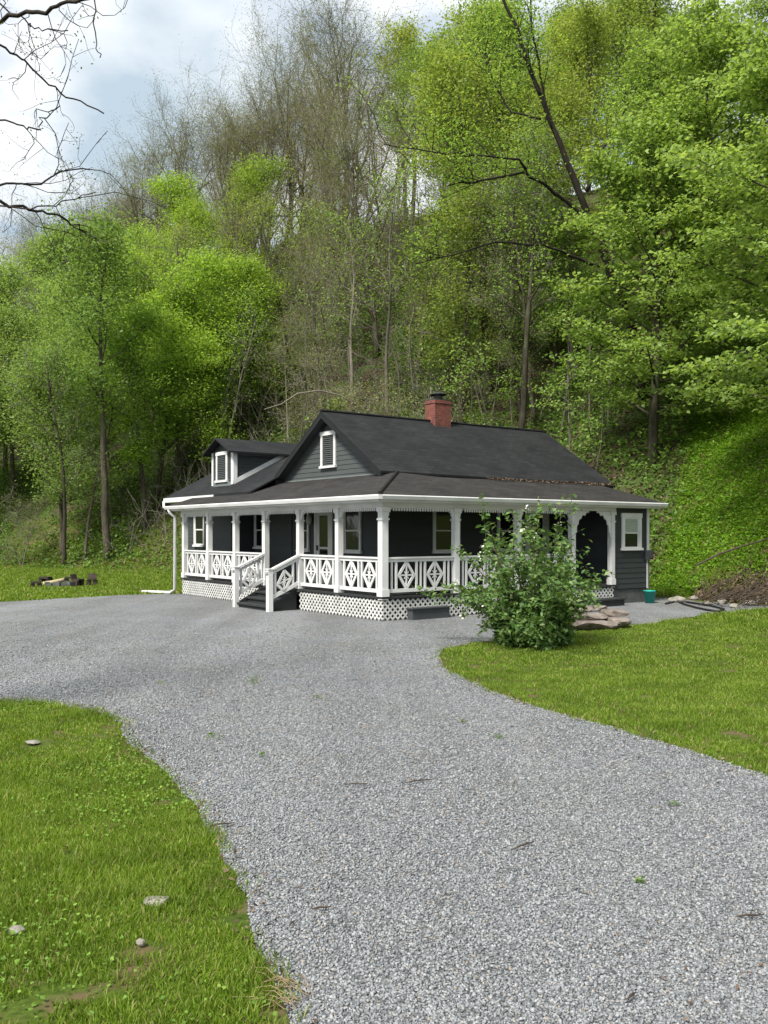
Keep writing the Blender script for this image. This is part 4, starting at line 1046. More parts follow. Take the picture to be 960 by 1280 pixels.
lim = [traced(mb, [(737, 275), (700, 245), (680, 230), (655, 215), (600, 226), (560, 232)], yb - 1.0, yb - 3.5, .10, .03),
       traced(mb, [(660, 218), (650, 200), (590, 193), (540, 190), (480, 180)], yb - 2.2, yb - 5, .06, .02),
       traced(mb, [(733, 240), (745, 205), (757, 180), (772, 158), (790, 120)], yb - 1.2, yb - .5, .09, .03),
       traced(mb, [(748, 335), (712, 318), (680, 306), (620, 303), (570, 318), (520, 330)], yb - .5, yb - 3, .075, .02),
       traced(mb, [(692, 165), (680, 120), (668, 50), (662, -20)], yb - 2, yb - 3, .06, .03),
       traced(mb, [(675, 150), (640, 140), (620, 110), (600, 60)], yb - 2, yb - 1, .05, .02)]
for lp in lim + [main[len(main) // 2:]]:
    for k in range(14):
        p, d = along(lp, rngd.uniform(.3, 1)); sp, sr = branch(rngd, p, rnd_dir(rngd, d + Vector((0, 0, .4)), .6), rngd.uniform(.8, 2.4), .022, 4, .2, .05, .4); tw.tube(sp, sr, 4, False)
        for q in range(4):
            p3, d3 = along(sp, rngd.uniform(.3, 1)); s3, r3 = branch(rngd, p3, rnd_dir(rngd, d3, .6), rngd.uniform(.4, .9), .011, 3, .2, .05, .5); tw.tube(s3, r3, 3, False); tips += [s3[-1], s3[1]]
mb.build('trunk', M['barkdark'], dk, True); tw.build('branches', M['barkdark'], dk, True)
tp = np.array([tuple(t) for t in tips]); P = np.repeat(tp, 7, 0) + rngd.normal(size=(len(tp) * 7, 3)) * .3
V, Fq = leaf_quads(P, .13, rngd, .4); o = link('crown', np_mesh('crown', V, Fq), M['leaf_mid'], dk); o.color = (1.1, 1.15, .8, 1)

# ------------------------------------------------------------------ bare tree on the left lawn whose limbs hang into the picture
nt_ = empty('overhanging_tree', (0, 0, 0)); tag(nt_, 'near bare tree whose dark limbs reach in across the sky at top left', 'tree')
mb = MB(); tw = MB(); bud = []; rngd = np.random.default_rng(14)
TX, TY = -6.4, 8.2
trunk = [Vector((TX, TY, -.3)), Vector((TX, TY, 1.5)), Vector((TX + .1, TY, 3.5)), Vector((TX + .05, TY - .1, 5.5)), Vector((TX + .3, TY, 7.4)), Vector((TX + .6, TY + .2, 9.5)), Vector((TX + .7, TY + .3, 11.5))]
mb.tube(trunk, [.30, .23, .21, .18, .14, .08, .03], 9)
def limb(pl, zt, Yb, r0, r1, ntw=9, tl=(.25, .9)):
    k = min(range(len(trunk)), key=lambda i: abs(trunk[i].z - zt)); st = trunk[k]
    p1 = pix(*pl[0], 8.2); st = Vector((st.x, st.y, zt)); sx = trunk[k].x
    pre = [Vector((sx, TY, zt)).lerp(p1, f) + Vector((0, 0, .18 * math.sin(f * 3.1))) for f in (0, .3, .65)]
    pts = pre + [pix(px, py, 8.2 + (Yb - 8.2) * i / (len(pl) - 1)) for i, (px, py) in enumerate(pl)]
    sm = []
    for i in range(len(pts) - 1):
        for q in range(3): sm.append(pts[i].lerp(pts[i + 1], q / 3) + Vector(rngd.normal(size=3)) * .012)
    sm.append(pts[-1]); n = len(sm); f0 = 9 / n
    r0 *= .68; rr = [r0 * 1.4 + (r0 - r0 * 1.4) * min(1, i / 9) if i < 9 else r0 + (r1 - r0) * (i - 9) / (n - 10) for i in range(n)]
    mb.tube(sm, rr, 6)
    for _ in range(int(ntw * .65)):
        p, d = along(sm, rngd.uniform(.42, 1)); sp, sr = branch(rngd, p, rnd_dir(rngd, d, .7), rngd.uniform(*tl), .0045, 5, .28, .0, .5); tw.tube(sp, sr, 4, False)
        for q in range(3):
            p3, d3 = along(sp, rngd.uniform(.3, 1)); s3, r3 = branch(rngd, p3, rnd_dir(rngd, d3, .7), rngd.uniform(.1, .4), .0026, 4, .3, 0, .6); tw.tube(s3, r3, 3, False)
            bud.append(s3[-1]); bud.append(s3[2])
limb([(-10, 30), (22, 17), (48, 17), (72, 8), (95, 3), (118, -8)], 6.6, 7.6, .030, .014, 12)
limb([(-5, 2), (15, 15), (35, 28), (45, 34), (60, 36), (85, 38)], 6.9, 7.9, .012, .005, 5)
limb([(-10, 48), (12, 65), (32, 78), (55, 100), (75, 115), (100, 128), (130, 142)], 6.3, 8.6, .016, .006, 9)
limb([(-8, 150), (15, 152), (35, 160), (50, 162), (52, 148), (62, 140), (75, 132)], 5.4, 8.0, .012, .005, 8)
limb([(-10, 238), (8, 230), (28, 231), (50, 228), (70, 218), (80, 213), (112, 212)], 5.0, 8.4, .016, .006, 10)
limb([(-10, 252), (20, 257), (45, 262), (70, 268), (90, 278), (108, 290)], 4.8, 8.8, .024, .006, 12)
limb([(40, 262), (70, 255), (95, 246), (120, 240)], 4.85, 8.2, .010, .004, 5)
limb([(112, -15), (119, 10), (118, 40), (121, 62), (125, 72)], 7.2, 7.6, .010, .004, 4, (.1, .3))
mb.build('trunk', M['barkdark'], nt_, True); tw.build('branches', M['barkdark'], nt_, True)
P = np.repeat(np.array([tuple(b) for b in bud]), 2, 0) + rngd.normal(size=(2 * len(bud), 3)) * .025
V, Fq = leaf_quads(P, .024, rngd, .2); o = link('crown', np_mesh('crown', V, Fq), M['leaf_bud'], nt_); o.color = (.7, .75, .6, 1)

# ------------------------------------------------------------------ shrub by the drive
sx, sy = gnd(667, 806)
shr = empty('shrub', (sx, sy, 0)); shr.scale = (1.06, .98, .95); tag(shr, 'bushy green flowering shrub standing at the lawn tip in front of the porch', 'shrub')
rngs = np.random.default_rng(21); mb = MB(); P, AX = [], []; fl = []
for k in range(36):
    ang = k * 2.4 + rngs.normal() * .3; tilt = rngs.uniform(.08, .62)
    r0 = rngs.uniform(0, .28)
    L = rngs.uniform(1.25, 2.55) * (1 if tilt < .5 else .9)
    if k % 5 == 0: tilt = rngs.uniform(.75, 1.15); L = rngs.uniform(.9, 1.55)
    pts, rad = branch(rngs, (math.cos(ang) * r0, math.sin(ang) * r0, 0), (math.cos(ang) * tilt, math.sin(ang) * tilt, 1), L, .018, 7, .12, -.022, .3); mb.tube(pts, rad, 5, False)
    for j in range(14):
        t = .12 + .88 * (j + rngs.uniform()) / 13; p, d = along(pts, min(t, 1)); sp, sr = branch(rngs, p, rnd_dir(rngs, d, .6), rngs.uniform(.18, .55), .006, 4, .15, -.03, .5); mb.tube(sp, sr, 3, False)
        n = 17; tt = rngs.uniform(0, 1.05, n)
        a, b = np.array(sp[0]), np.array(sp[-1]); P.append(a + (b - a) * tt[:, None] + rngs.normal(size=(n, 3)) * .05); AX.append(np.repeat([np.array(sp[-1] - sp[0]) + [0, 0, -.1]], n, 0))
        if rngs.uniform() < .06 and t > .6: fl.append(np.array(sp[-1]))
# low skirt of leaves
n = 6500; a = rngs.uniform(0, 6.28, n); rr = .66 * np.sqrt(rngs.uniform(.15, 1, n)); hh = rngs.uniform(.05, .95, n)
P.append(np.stack([np.cos(a) * rr, np.sin(a) * rr, hh * (1.1 - rr * .4)], 1)); AX.append(np.stack([np.cos(a), np.sin(a), np.zeros(n)], 1))
P = np.concatenate(P); AX = np.concatenate(AX)
P[:, 2] = np.maximum(P[:, 2], .04)
V, Fq = leaf_quads(P, .098, rngs, .45, .52, AX * 1.2)
mb.build('stems', M['bark'], shr, True); o = link('foliage', np_mesh('foliage', V, Fq), M['leaf_shrub'], shr); o.color = (1, 1, 1, 1)
fp = np.repeat(np.array(fl), 6, 0) + rngs.normal(size=(6 * len(fl), 3)) * .03; V, Fq = leaf_quads(fp, .045, rngs, .2, .8); link('blossoms', np_mesh('blossoms', V, Fq), M['blossom'], shr)

# ------------------------------------------------------------------ undergrowth, weeds, litter (uncountable)
rngu = np.random.default_rng(33)
def clumps(n, box, keep, per, sig, size, zmul, seed_up=.5):
    x = rngu.uniform(box[0], box[1], n); y = rngu.uniform(box[2], box[3], n); d = toe_dist(x, y); k = keep(x, y, d); x, y = x[k], y[k]
    m_ = len(x); s = rngu.uniform(.5, 1.5, m_)
    X = np.repeat(x, per) + rngu.normal(size=m_ * per) * sig * np.repeat(s, per); Y = np.repeat(y, per) + rngu.normal(size=m_ * per) * sig * np.repeat(s, per)
    Z = hill(X, Y) + np.abs(rngu.normal(size=m_ * per)) * zmul * np.repeat(s, per) + .02
    return leaf_quads(np.stack([X, Y, Z], 1), size, rngu, seed_up)
def blend(*parts):
    off = 0; Vs, Fs = [], []
    for V, Fq in parts: Vs.append(V); Fs.append(Fq + off); off += len(V)
    return np.concatenate(Vs), np.concatenate(Fs)
def infr(x, y, lo=-60, hi=1040): px = 480 + FPX * x / np.maximum(y, 1); return (px > lo) & (px < hi)
isbank = lambda x, y, d: (x - .45 * (y - 26) > 7.4)
# weeds on the right bank
V, Fq = clumps(14000, (7, 24, 17, 46), lambda x, y, d: (d > .6) & (d < 18) & isbank(x, y, d) & infr(x, y) & ~((d < 2.6) & (480 + FPX * x / y > 872)), 24, .24, .105, .17, .45)
o = link('bank_weeds', np_mesh('bank_weeds', V, Fq), M['leaf_slope']); o.color = (1, 1, 1, 1); tag(o, 'bright green weeds covering the bank right of the cottage', None, None, 'stuff')
# shaded undergrowth in the wood
V, Fq = blend(clumps(26000, (-45, 14, 28, 90), lambda x, y, d: (d > 2.0) & (d < 42) & ~isbank(x, y, d) & infr(x, y) & (np.sin(x * .7) + np.sin(y * .55 + x * .3) > -.5), 14, .42, .19, .5),
              clumps(4000, (-45, -2, 36, 66), lambda x, y, d: (d > .8) & (d < 7) & infr(x, y), 16, .3, .17, .18))
o = link('undergrowth', np_mesh('undergrowth', V, Fq), M['leaf_under']); o.color = (1, 1, 1, 1); tag(o, 'low green undergrowth on the wooded hillside', None, None, 'stuff')
# dead leaves on the hill and heaped at the foot of the bank
V, Fq = blend(clumps(7000, (-20, 14, 25, 60), lambda x, y, d: (d > 1.5) & (d < 20) & ~isbank(x, y, d) & infr(x, y), 10, .35, .13, .05),
              clumps(1700, (8.5, 16, 18, 28), lambda x, y, d: (d > .2) & (d < 4.2) & (480 + FPX * x / y > 862) & infr(x, y), 14, .22, .12, .10))
o = link('leaf_litter', np_mesh('leaf_litter', V, Fq), M['leaf_dead']); tag(o, 'brown dead leaves lying on the hillside and at the foot of the bank', None, None, 'stuff')
# bare twiggy scrub stems filling the thicket
mb = MB()
for _ in range(2600):
    x = rngu.uniform(-16, 10); y = rngu.uniform(33, 74); d = toe_dist(np.array([x]), np.array([y]))[0]
    if d < 3 or d > 34 or isbank(x, y, d) or 480 + FPX * x / y > 560: continue
    z = hz(x, y); L = rngu.uniform(1.2, 3.6)
    sp, sr = branch(rngu, (x, y, z), (rngu.normal() * .5, rngu.normal() * .5, 1), L, .018, 4, .2, 0, .4); mb.tube(sp, sr, 3, False)
    for q in range(4):
        p3, d3 = along(sp, rngu.uniform(.3, 1)); s3, r3 = branch(rngu, p3, rnd_dir(rngu, d3, .6), L * rngu.uniform(.25, .5), .011, 3, .2, .03, .5); mb.tube(s3, r3, 3, False)
o = mb.build('scrub', M['twiggrey'], None, True); tag(o, 'tangled grey leafless scrub stems behind the cottage', None, None, 'stuff')

# ------------------------------------------------------------------ grass blades
VN = np.random.default_rng(5).uniform(-1, 1, (256, 256))
def vnoise(x, y, cell):
    a, b = x / cell + 31.7, y / cell + 77.1; i, j = np.floor(a).astype(int), np.floor(b).astype(int); f, g = a - i, b - j
    f, g = f * f * (3 - 2 * f), g * g * (3 - 2 * g); q = lambda p, r: VN[p % 256, r % 256]
    return q(i, j) * (1 - f) * (1 - g) + q(i + 1, j) * f * (1 - g) + q(i, j + 1) * (1 - f) * g + q(i + 1, j + 1) * f * g
def blades(n, box, hgt, wid, keep):
    x = rngu.uniform(box[0], box[1], n); y = rngu.uniform(box[2], box[3], n)
    k = keep(x, y); x, y = x[k], y[k]
    j = rngu.normal(size=(2, len(x))) * (.02 + .006 * y); k = ~in_poly(x + j[0], y + j[1], GP); x, y = x[k], y[k]
    n = len(x); z = hill(x, y)
    sp_ = (vnoise(x, y, .42) + .5 * vnoise(x, y, .15)) < rngu.uniform(.55, 1.05, n); x, y, z = x[sp_], y[sp_], z[sp_]; n = len(x)
    patch = .85 + .5 * vnoise(x, y, .55) + .35 * vnoise(x, y, .17) + rngu.normal(size=n) * .25
    h = hgt * np.clip(patch, .35, 1.9); a = rngu.uniform(0, 6.28, n); b = rngu.uniform(0, 6.28, n); ln = h * rngu.uniform(.15, .9, n)
    dx, dy = np.cos(a) * wid * rngu.uniform(.6, 1.3, n), np.sin(a) * wid * rngu.uniform(.6, 1.3, n)
    mx_, my_ = x + np.cos(b) * ln * .35, y + np.sin(b) * ln * .35
    V = np.stack([np.stack([x - dx, y - dy, z], 1), np.stack([x + dx, y + dy, z], 1), np.stack([mx_ + dx * .8, my_ + dy * .8, z + h * .6], 1), np.stack([mx_ - dx * .8, my_ - dy * .8, z + h * .6], 1), np.stack([x + np.cos(b) * ln, y + np.sin(b) * ln, z + h], 1)], 1).reshape(-1, 3)
    i = np.arange(n) * 5
    T1 = np.stack([i, i + 1, i + 2], 1); T2 = np.stack([i, i + 2, i + 3], 1); T3 = np.stack([i + 3, i + 2, i + 4], 1)
    return V, np.concatenate([T1, T2, T3])
V, Fq = blend(blades(230000, (-5.0, .1, 3.2, 7.2), .042, .0030, lambda x, y: infr(x, y, -40, 1000)),
              blades(120000, (-7.5, -.5, 7.2, 11.2), .044, .0045, lambda x, y: infr(x, y, -40, 1000)),
              blades(150000, (.4, 6.5, 6.8, 13), .038, .0045, lambda x, y: infr(x, y, 400, 1010)),
              blades(230000, (.4, 14, 13, 26), .034, .008, lambda x, y: infr(x, y, 400, 1010)),
              blades(60000, (7.5, 16, 18, 31), .11, .014, lambda x, y: infr(x, y, 780, 1010) & (toe_dist(x, y) < 3.2) & ~in_poly(x, y, GP)),
              blades(120000, (-26, -5, 26, 52), .08, .022, lambda x, y: infr(x, y, -60, 400) & (toe_dist(x, y) < 6)))
o = link('lawn_grass', np_mesh('lawn_grass', V, Fq), M['grass']); o.color = (1, 1, 1, 1); tag(o, 'short green lawn grass on both sides of the driveway', None, None, 'stuff')
# clover and broad-leaved weeds in the near lawn
n = 26000; x = rngu.uniform(-5.5, .2, n); y = rngu.uniform(3.2, 11, n); k = infr(x, y, -40, 1000) & ~in_poly(x, y, GP) & (np.sin(x * 2.7 + 1) + np.sin(y * 2.3 + x) + rngu.normal(size=n) * .5 > .5); x, y = x[k], y[k]
V, Fq = leaf_quads(np.stack([x, y, rngu.uniform(.01, .045, len(x))], 1), .022, rngu, 1.2, .9)
o = link('clover', np_mesh('clover', V, Fq), M['leaf_under']); o.color = (1.5, 1.5, 1.3, 1); tag(o, 'clover patches in the near left lawn', None, None, 'stuff')

# ------------------------------------------------------------------ loose stones lying on the driveway
def stones(n, box, s0, s1):
    x = rngu.uniform(box[0], box[1], n); y = rngu.uniform(box[2], box[3], n); k = infr(x, y, -40, 1000) & in_poly(x, y, GP) & (rngu.uniform(0, 1, n) > sstep(8, 22, y)); x, y = x[k], y[k]; n = len(x)
    base = np.array([(1, 0, 0), (-1, 0, 0), (0, 1, 0), (0, -1, 0), (0, 0, 1), (0, 0, -1), ], float)
    s = rngu.uniform(s0, s1, n) ** 1.0
    V = base[None] * rngu.uniform(.55, 1.25, (n, 6, 1)) * np.array([1, .8, .62]) * s[:, None, None] + rngu.normal(size=(n, 6, 3)) * (.22 * s[:, None, None])
    a = rngu.uniform(0, 6.28, n); t_ = rngu.normal(size=n) * .5
    ca, sa, ct, st_ = np.cos(a)[:, None], np.sin(a)[:, None], np.cos(t_)[:, None], np.sin(t_)[:, None]
    X, Yv, Z = V[..., 0], V[..., 1], V[..., 2]; Y2, Z2 = Yv * ct - Z * st_, Yv * st_ + Z * ct; X2, Y3 = X * ca - Y2 * sa, X * sa + Y2 * ca
    V = np.stack([X2 + x[:, None], Y3 + y[:, None], Z2 + .006 + s[:, None] * .25], 2).reshape(-1, 3)
    fc = np.array([(0, 2, 4), (2, 1, 4), (1, 3, 4), (3, 0, 4), (2, 0, 5), (1, 2, 5), (3, 1, 5), (0, 3, 5)])
    return V, (fc[None] + (np.arange(n) * 6)[:, None, None]).reshape(-1, 3)
V, Fq = blend(*[stones(int(33000 * (5.0 / y0) ** 1.1 * (y1 - y0)), (-.75 * y0 - .5, .52 * y0 + 1.6, y0, y1), .0058 + .0004 * y0, .0125 + .0004 * y0) for y0, y1 in [(3.2 + .8 * k, 4.0 + .8 * k) for k in range(24)]])
tag(link('loose_gravel', np_mesh('loose_gravel', V, Fq), M['stone']), 'loose grey crushed stones strewn over the driveway', None, None, 'stuff')
# brown leaf scraps blown over the gravel and its edges
n = 5200; x = rngu.uniform(-5, 6, n); y = 3.2 + 20 * rngu.uniform(0, 1, n) ** 1.6; k = in_poly(x, y, GP) & infr(x, y) & (np.sin(x * 1.9 + y) + np.sin(y * 1.3 - x * 2) + rngu.normal(size=n) * .8 > .6); x, y = x[k], y[k]
V1 = leaf_quads(np.stack([x, y, rngu.uniform(.022, .032, len(x))], 1), .022, rngu, 1.2, .6)
q = rngu.integers(0, len(GP), 6500); off = rngu.normal(size=(6500, 2)) * .09; x, y = GP[q, 0] + off[:, 0], GP[q, 1] + off[:, 1]; k = infr(x, y) & (y > 3) & (y < 16); x, y = x[k], y[k]
V2 = leaf_quads(np.stack([x, y, rngu.uniform(.014, .03, len(x))], 1), .034, rngu, 1.0, .5)
V, Fq = blend(V1, V2); tag(link('leaf_scraps', np_mesh('leaf_scraps', V, Fq), M['leaf_dead']), 'brown leaf scraps scattered on the gravel and along its edge', None, None, 'stuff')

# little weeds sprouting through the gravel
n = 26; x = rngu.uniform(-3, 4.5, n); y = rngu.uniform(3.6, 13, n); k = in_poly(x, y, GP) & infr(x, y, 0, 960); x, y = x[k], y[k]; m_ = len(x); per = 34; sp_ = np.repeat(rngu.uniform(.012, .05, m_), per)
P = np.stack([np.repeat(x, per) + rngu.normal(size=m_ * per) * sp_, np.repeat(y, per) + rngu.normal(size=m_ * per) * sp_, rngu.uniform(.02, .05, m_ * per)], 1)
V, Fq = leaf_quads(P, .024, rngu, .4, .4); o = link('gravel_weeds', np_mesh('gravel_weeds', V, Fq), M['leaf_under']); o.color = (.9, .9, .9, 1); tag(o, 'tiny green weeds sprouting through the gravel', None, None, 'stuff')

# ------------------------------------------------------------------ small things
def lump(name, x, y, z, sx_, sy_, sz_, m, seed, label, cat, group=None, rz=0.0, flat=False):
    rg = np.random.default_rng(seed); b = bmesh.new(); bmesh.ops.create_icosphere(b, subdivisions=3, radius=1)
    dirs = rg.normal(size=(9, 3)); dirs /= np.linalg.norm(dirs, axis=1)[:, None]; off = rg.uniform(.55, .9, 9)
    for v in b.verts:
        c = np.array(v.co)
        for d_, o_ in zip(dirs, off):
            e = c @ d_
            if e > o_: c = c - d_ * (e - o_) * .92
        c = c * (1 + .03 * math.sin(c[0] * 9 + seed) + .03 * math.sin(c[1] * 11 + c[2] * 7))
        if flat: c[2] = np.clip(c[2], -.62, .62)
        v.co = Vector((c[0] * sx_, c[1] * sy_, c[2] * sz_))
    me = bpy.data.meshes.new(name); b.to_mesh(me); b.free()
    o = link(name, me, m); o.location = (x, y, z); o.rotation_euler = (0, 0, rz); tag(o, label, cat, group); return o
# sandstone slabs right of the shrub
SL = [(738, 789, .0, .62, .38, .15, .2, 'broad bottom sandstone slab of the pile beside the shrub'),
      (768, 786, .0, .42, .32, .17, -.3, 'rounded bottom sandstone block at the right end of the pile'),
      (733, 787, .18, .58, .34, .10, .35, 'second layer flat sandstone slab, broken along its front edge'),
      (772, 784, .21, .32, .26, .12, .1, 'blocky sandstone on top of the right end of the pile'),
      (724, 784, .31, .46, .30, .08, -.1, 'pale flat topmost sandstone slab leaning out of the shrub'),
      (749, 783, .31, .36, .26, .09, .5, 'pinkish topmost sandstone slab in the middle of the pile'),
      (712, 775, .10, .40, .30, .18, .0, 'sandstone slab at the back of the pile half behind the shrub')]
for i, (px, py, z, a, b, c, rz, lab) in enumerate(SL):
    x, y = gnd(px, py); lump('stone_slab', x, y + .25, z + c * .62, a, b, c, M['slab'], 50 + i, lab, 'stone slab', 'sandstone slabs piled beside the shrub', rz, True)
# pale rocks at the foot of the bank
for i, (px, py, s) in enumerate(((846, 753, .26), (884, 757, .17), (903, 755, .20), (918, 760, .15), (938, 757, .20), (955, 755, .24), (868, 750, .18), (812, 752, .12))):
    x, y = gnd(px, py); lump('border_rock', x, y, s * .3, s, s * .75, s * .5, M['rock'], 70 + i, f"{['leftmost', 'second from left', 'third from left', 'fourth from left', 'fifth from left', 'sixth from left', 'seventh from left', 'rightmost'][[1, 3, 4, 5, 6, 7, 2, 0][i]]} of the pale rocks along the foot of the bank", 'rock', 'pale rocks along the foot of the bank', i * .7)
# stones in the near lawn
for i, (px, py, s, h, lab) in enumerate(((197, 1131, .060, .012, 'flat pale stone sunk in the near left lawn'), (176, 1184, .018, .015, 'small tan pebble in the grass below the flat stone'), (40, 931, .06, .012, 'thin white stone lying in the lawn near the left edge'), (20, 1169, .035, .015, 'whitish stone at the left edge of the near lawn'))):
    x, y = gnd(px, py); lump('lawn_stone', x, y, .02 + h * .3, s * 1.3, s, h + .008, M['rock'], 90 + i, lab, 'stone')
# teal bucket by the end room
bq = C0 + Vector((math.cos(TH), math.sin(TH), 0)) * 9.12 + Vector((-math.sin(TH), math.cos(TH), 0)) * -.28
bk = empty('bucket', (bq.x, bq.y, .006)); tag(bk, 'teal plastic bucket on the gravel below the end room window', 'bucket')
mb = MB(); mb.lathe([(.001, .01), (.125, .01), (.13, 0.0), (.165, .33), (.175, .33), (.175, .35), (.155, .35), (.12, .03), (.001, .03)], 20); mb.build('body', M['teal'], bk, True)
mb = MB(); mb.tube([(.175 * math.cos(a), .06 + .10 * math.sin(a) * .4, .33 - .14 * math.sin(a)) for a in np.linspace(0, math.pi, 12)], .006, 5); mb.build('handle', M['metal'], bk)
# black hose on the gravel strip
pl = [gnd(*p) for p in ((832, 756), (846, 753), (856, 757), (870, 761), (884, 764), (898, 766), (905, 763), (890, 759), (872, 756), (858, 754))]
mb = MB(); mb.tube([(x, y, .035) for x, y in pl], .028, 6); o = mb.build('hose', M['rubber'], None, True); tag(o, 'black hose lying in a loop on the gravel beside the cottage', 'hose')
# brush pile against the bank
rngb = np.random.default_rng(8); mb = MB()
for _ in range(150):
    px = rngb.uniform(872, 985); yv = rngb.uniform(23.4, 26.8); x = (px - 480) / FPX * yv; z = hz(x, yv)
    a = rngb.normal() * .6 + .5; sp, sr = branch(rngb, (x, yv, z + rngb.uniform(.02, .25)), (math.cos(a), math.sin(a) * .5, .3 + rngb.normal() * .2), rngb.uniform(.5, 1.8), .013, 4, .12, -.02, .4); mb.tube(sp, sr, 4, False)
o = mb.build('brush_pile', M['twig'], None, True); tag(o, 'heap of dead brown branches on the bank at the right edge', 'brush pile')
x1, y1 = gnd(872, 742); l1 = [pix(870, 707, 26.5), pix(900, 692, 26.8), pix(930, 682, 27.0), pix(965, 672, 27.2)]
for p in l1: p.z = max(p.z, hz(p.x, p.y) + .03)
mb = MB(); mb.tube(l1, [.032, .030, .026, .02], 7); o = mb.build('fallen_log', M['twig'], None, True); tag(o, 'thin fallen log lying up the bank above the brush pile', 'log')
# arching fallen limb behind the gable
mb = MB(); af = [pix(330, 512, 41), pix(352, 505, 41), pix(372, 492, 41.3), pix(400, 488, 41.5), pix(425, 494, 41.6), pix(450, 510, 42)]
mb.tube(af, [.025, .03, .035, .035, .035, .03], 6); o = mb.build('fallen_limb', M['barkgrey'], None, True); tag(o, 'pale dead limb arching above the gable peak', 'fallen branch')

# thin pale saplings bent over in the thicket
BN = [([(372, 500), (380, 455), (405, 435), (440, 440), (470, 455)], 40, 'thin pale sapling bent right over above the gable, nearest the dormer'),
      ([(500, 505), (498, 455), (480, 420), (450, 398), (415, 392)], 42, 'thin pale sapling bent to the left, midway between gable and chimney'),
      ([(520, 500), (512, 440), (516, 380), (505, 330)], 42, 'upright wavy pale sapling left of the chimney'),
      ([(575, 520), (560, 450), (570, 400), (562, 340), (548, 290)], 43, 'tall wavy pale sapling behind the chimney on its right'),
      ([(610, 525), (596, 470), (560, 430), (525, 415)], 41, 'pale sapling leaning left over the chimney'),
      ([(668, 530), (690, 490), (720, 470), (750, 462)], 38, 'thin pale sapling bent to the right behind the right half of the roof'),
      ([(440, 500), (436, 440), (445, 380), (432, 320), (436, 270)], 45, 'tall thin pale sapling rising straight above the gable window')]
rngn = np.random.default_rng(61)
for pl, Y, lab in BN:
    x0, y0, z0 = on_hill(*pl[0]); pts = [pix(px, py, y0 - .35 * i) for i, (px, py) in enumerate(pl)]; pts[0].z = hz(pts[0].x, pts[0].y) - .2
    sm = []
    for i in range(len(pts) - 1):
        for q in range(4): sm.append(pts[i].lerp(pts[i + 1], q / 4) + Vector(rngn.normal(size=3)) * .05)
    sm.append(pts[-1]); r_ = empty('bent_sapling', (0, 0, 0)); tag(r_, lab, 'tree', 'thin pale saplings in the thicket behind the cottage')
    mb = MB(); mb.tube(sm, [.065 - .045 * i / (len(sm) - 1) for i in range(len(sm))], 6); mb.build('trunk', M['barkgrey'], r_, True)
    tw = MB()
    for _ in range(16):
        p, d = along(sm, rngn.uniform(.3, 1)); sp, sr = branch(rngn, p, rnd_dir(rngn, d + Vector((0, 0, .3)), .6), rngn.uniform(.5, 1.5), .014, 4, .2, .03, .4); tw.tube(sp, sr, 3, False)
    tw.build('branches', M['twiggrey'], r_, True)
# scraps of leaf caught where the porch roof meets the main roof
n = 520; u_ = 5 + 5.3 * rngn.uniform(0, 1, n) ** .8; vv = 2.02 + np.abs(rngn.normal(size=n)) * -.10
P = np.stack([u_, vv, EZ + (zt - .04 - EZ) * (vv + .3) / 2.44 + .03 + rngn.uniform(0, .05, n)], 1)
V, Fq = leaf_quads(P, .06, rngn, .8, .6); o = link('roof_litter', np_mesh('roof_litter', V, Fq), M['leaf_dead'], house); o['kind'] = 'stuff'

# fire pit group on the far left lawn
def bench(px, py, L, h, rz, lab, backed=False):
    L *= .72; h *= .60
    x, y = gnd(px, py); b = empty('bench', (x, y, 0), rz); tag(b, lab, 'bench', 'low dark seats around the fire pit')
    mb = MB(); mb.box(-L / 2, L / 2, -.17, .17, h - .07, h); mb.build('seat', M['darkwood'], b)
    for s in (-1, 1):
        mb = MB(); mb.box(s * L * .38 - .07, s * L * .38 + .07, -.14, .14, 0, h - .071); mb.build('leg', M['darkwood'], b)
    if backed:
        mb = MB(); mb.hexa([(-L / 2, .13, h + .001), (L / 2, .13, h + .001), (L / 2, .17, h + .001), (-L / 2, .17, h + .001), (-L / 2, .20, h + .17), (L / 2, .20, h + .17), (L / 2, .24, h + .17), (-L / 2, .24, h + .17)]); mb.build('backrest', M['darkwood'], b)
bench(45, 735, .42, .40, .3, 'low dark seat left of the fire pit')
bench(57, 729, .55, .42, -.2, 'dark bench behind the fire pit on its left')
bench(88, 729, .55, .42, .2, 'dark bench behind the fire pit on its right')
bench(97, 733, .42, .46, 1.2, 'dark backed chair just right of the fire pit', True)
bench(115, 732, .42, .46, .2, 'dark backed chair farthest right, apart from the fire pit', True)
x, y = gnd(77, 733); fp_ = empty('fire_pit', (x, y, 0)); tag(fp_, 'dark stone fire pit ring on the far left lawn', 'fire pit')
mb = MB()
for k in range(12):
    a = k * .5236; cx, cy = .5 * math.cos(a), .5 * math.sin(a); F = Fr((cx, cy, 0), (-math.sin(a), math.cos(a), 0), (math.cos(a), math.sin(a), 0)); mb.fbox(F, -.12, .12, 0, .15 + .03 * math.sin(k * 3), -.08, .08)
mb.build('ring', M['block'], fp_)
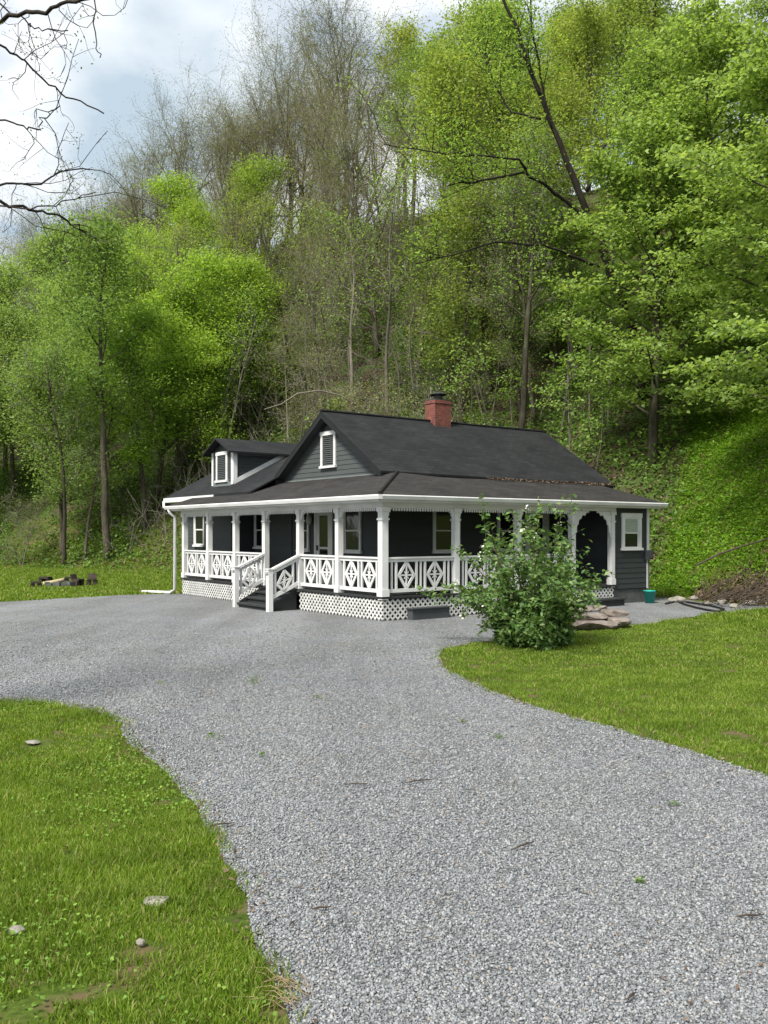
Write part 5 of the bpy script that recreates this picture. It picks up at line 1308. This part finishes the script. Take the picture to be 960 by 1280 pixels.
mb = MB(); mb.lathe([(.001, .05), (.42, .04)], 14); mb.build('ash', M['black'], fp_)
x, y = gnd(66, 733); mb = MB(); mb.tube([(x - .35, y, .10), (x, y + .05, .16), (x + .40, y + .05, .25)], .07, 8); o = mb.build('log', M['palewood'], None, True); tag(o, 'pale yellow log leaning at the left of the fire pit', 'log')

# twigs on the gravel and dry straw at the drive edge
TW = [(560, 352 + 860 - 0, .16, 'dark twig')]
TWL = [(278, 1036, .16, .3, 'short brown twig on the gravel near the left lawn edge'), (523, 981, .22, .4, 'forked twig on the gravel below the lawn tip'), (445, 985, .18, .1, 'thin twig in the middle of the driveway'), (655, 1063, .20, .7, 'curved dark twig right of the driveway centre'), (938, 1152, .14, .1, 'straight dark twig near the right edge of the picture'), (790, 1254, .07, .8, 'small dark stick at the bottom of the gravel'), (402, 1142, .10, .2, 'short twig on the gravel left of centre'), (365, 1162, .06, 1.2, 'dark bark scrap beside the left lawn edge')]
for px, py, L, a, lab in TWL:
    x, y = gnd(px, py); mb = MB(); c, s = math.cos(a), math.sin(a)
    mb.tube([(x - c * L / 2, y - s * L / 2, .03), (x - c * L * .15, y - s * L * .1, .036), (x + c * L * .2, y + s * L * .28, .032), (x + c * L / 2, y + s * L / 2, .034)], [.004, .006, .005, .003], 5)
    mb.tube([(x, y, .034), (x + L * .12, y + L * .2, .04)], .003, 4)
    o = mb.build('twig', M['twig'], None, True); tag(o, lab, 'twig', 'twigs lying on the gravel')
rngt = np.random.default_rng(4); mb = MB(); x, y = gnd(362, 1248)
for _ in range(30):
    a = rngt.normal() * .5 + 2.5; L = rngt.uniform(.06, .2); px_, py_ = x + rngt.normal() * .05, y + rngt.normal() * .09; c, s = math.cos(a), math.sin(a)
    mb.tube([(px_, py_, .02), (px_ + c * L * .5, py_ + s * L * .5, .03 + rngt.uniform(0, .02)), (px_ + c * L, py_ + s * L, .02)], .002, 4, False)
o = mb.build('straw_clump', M['drystraw'], None, True); tag(o, 'clump of dry tan straw where near lawn meets gravel', 'straw')
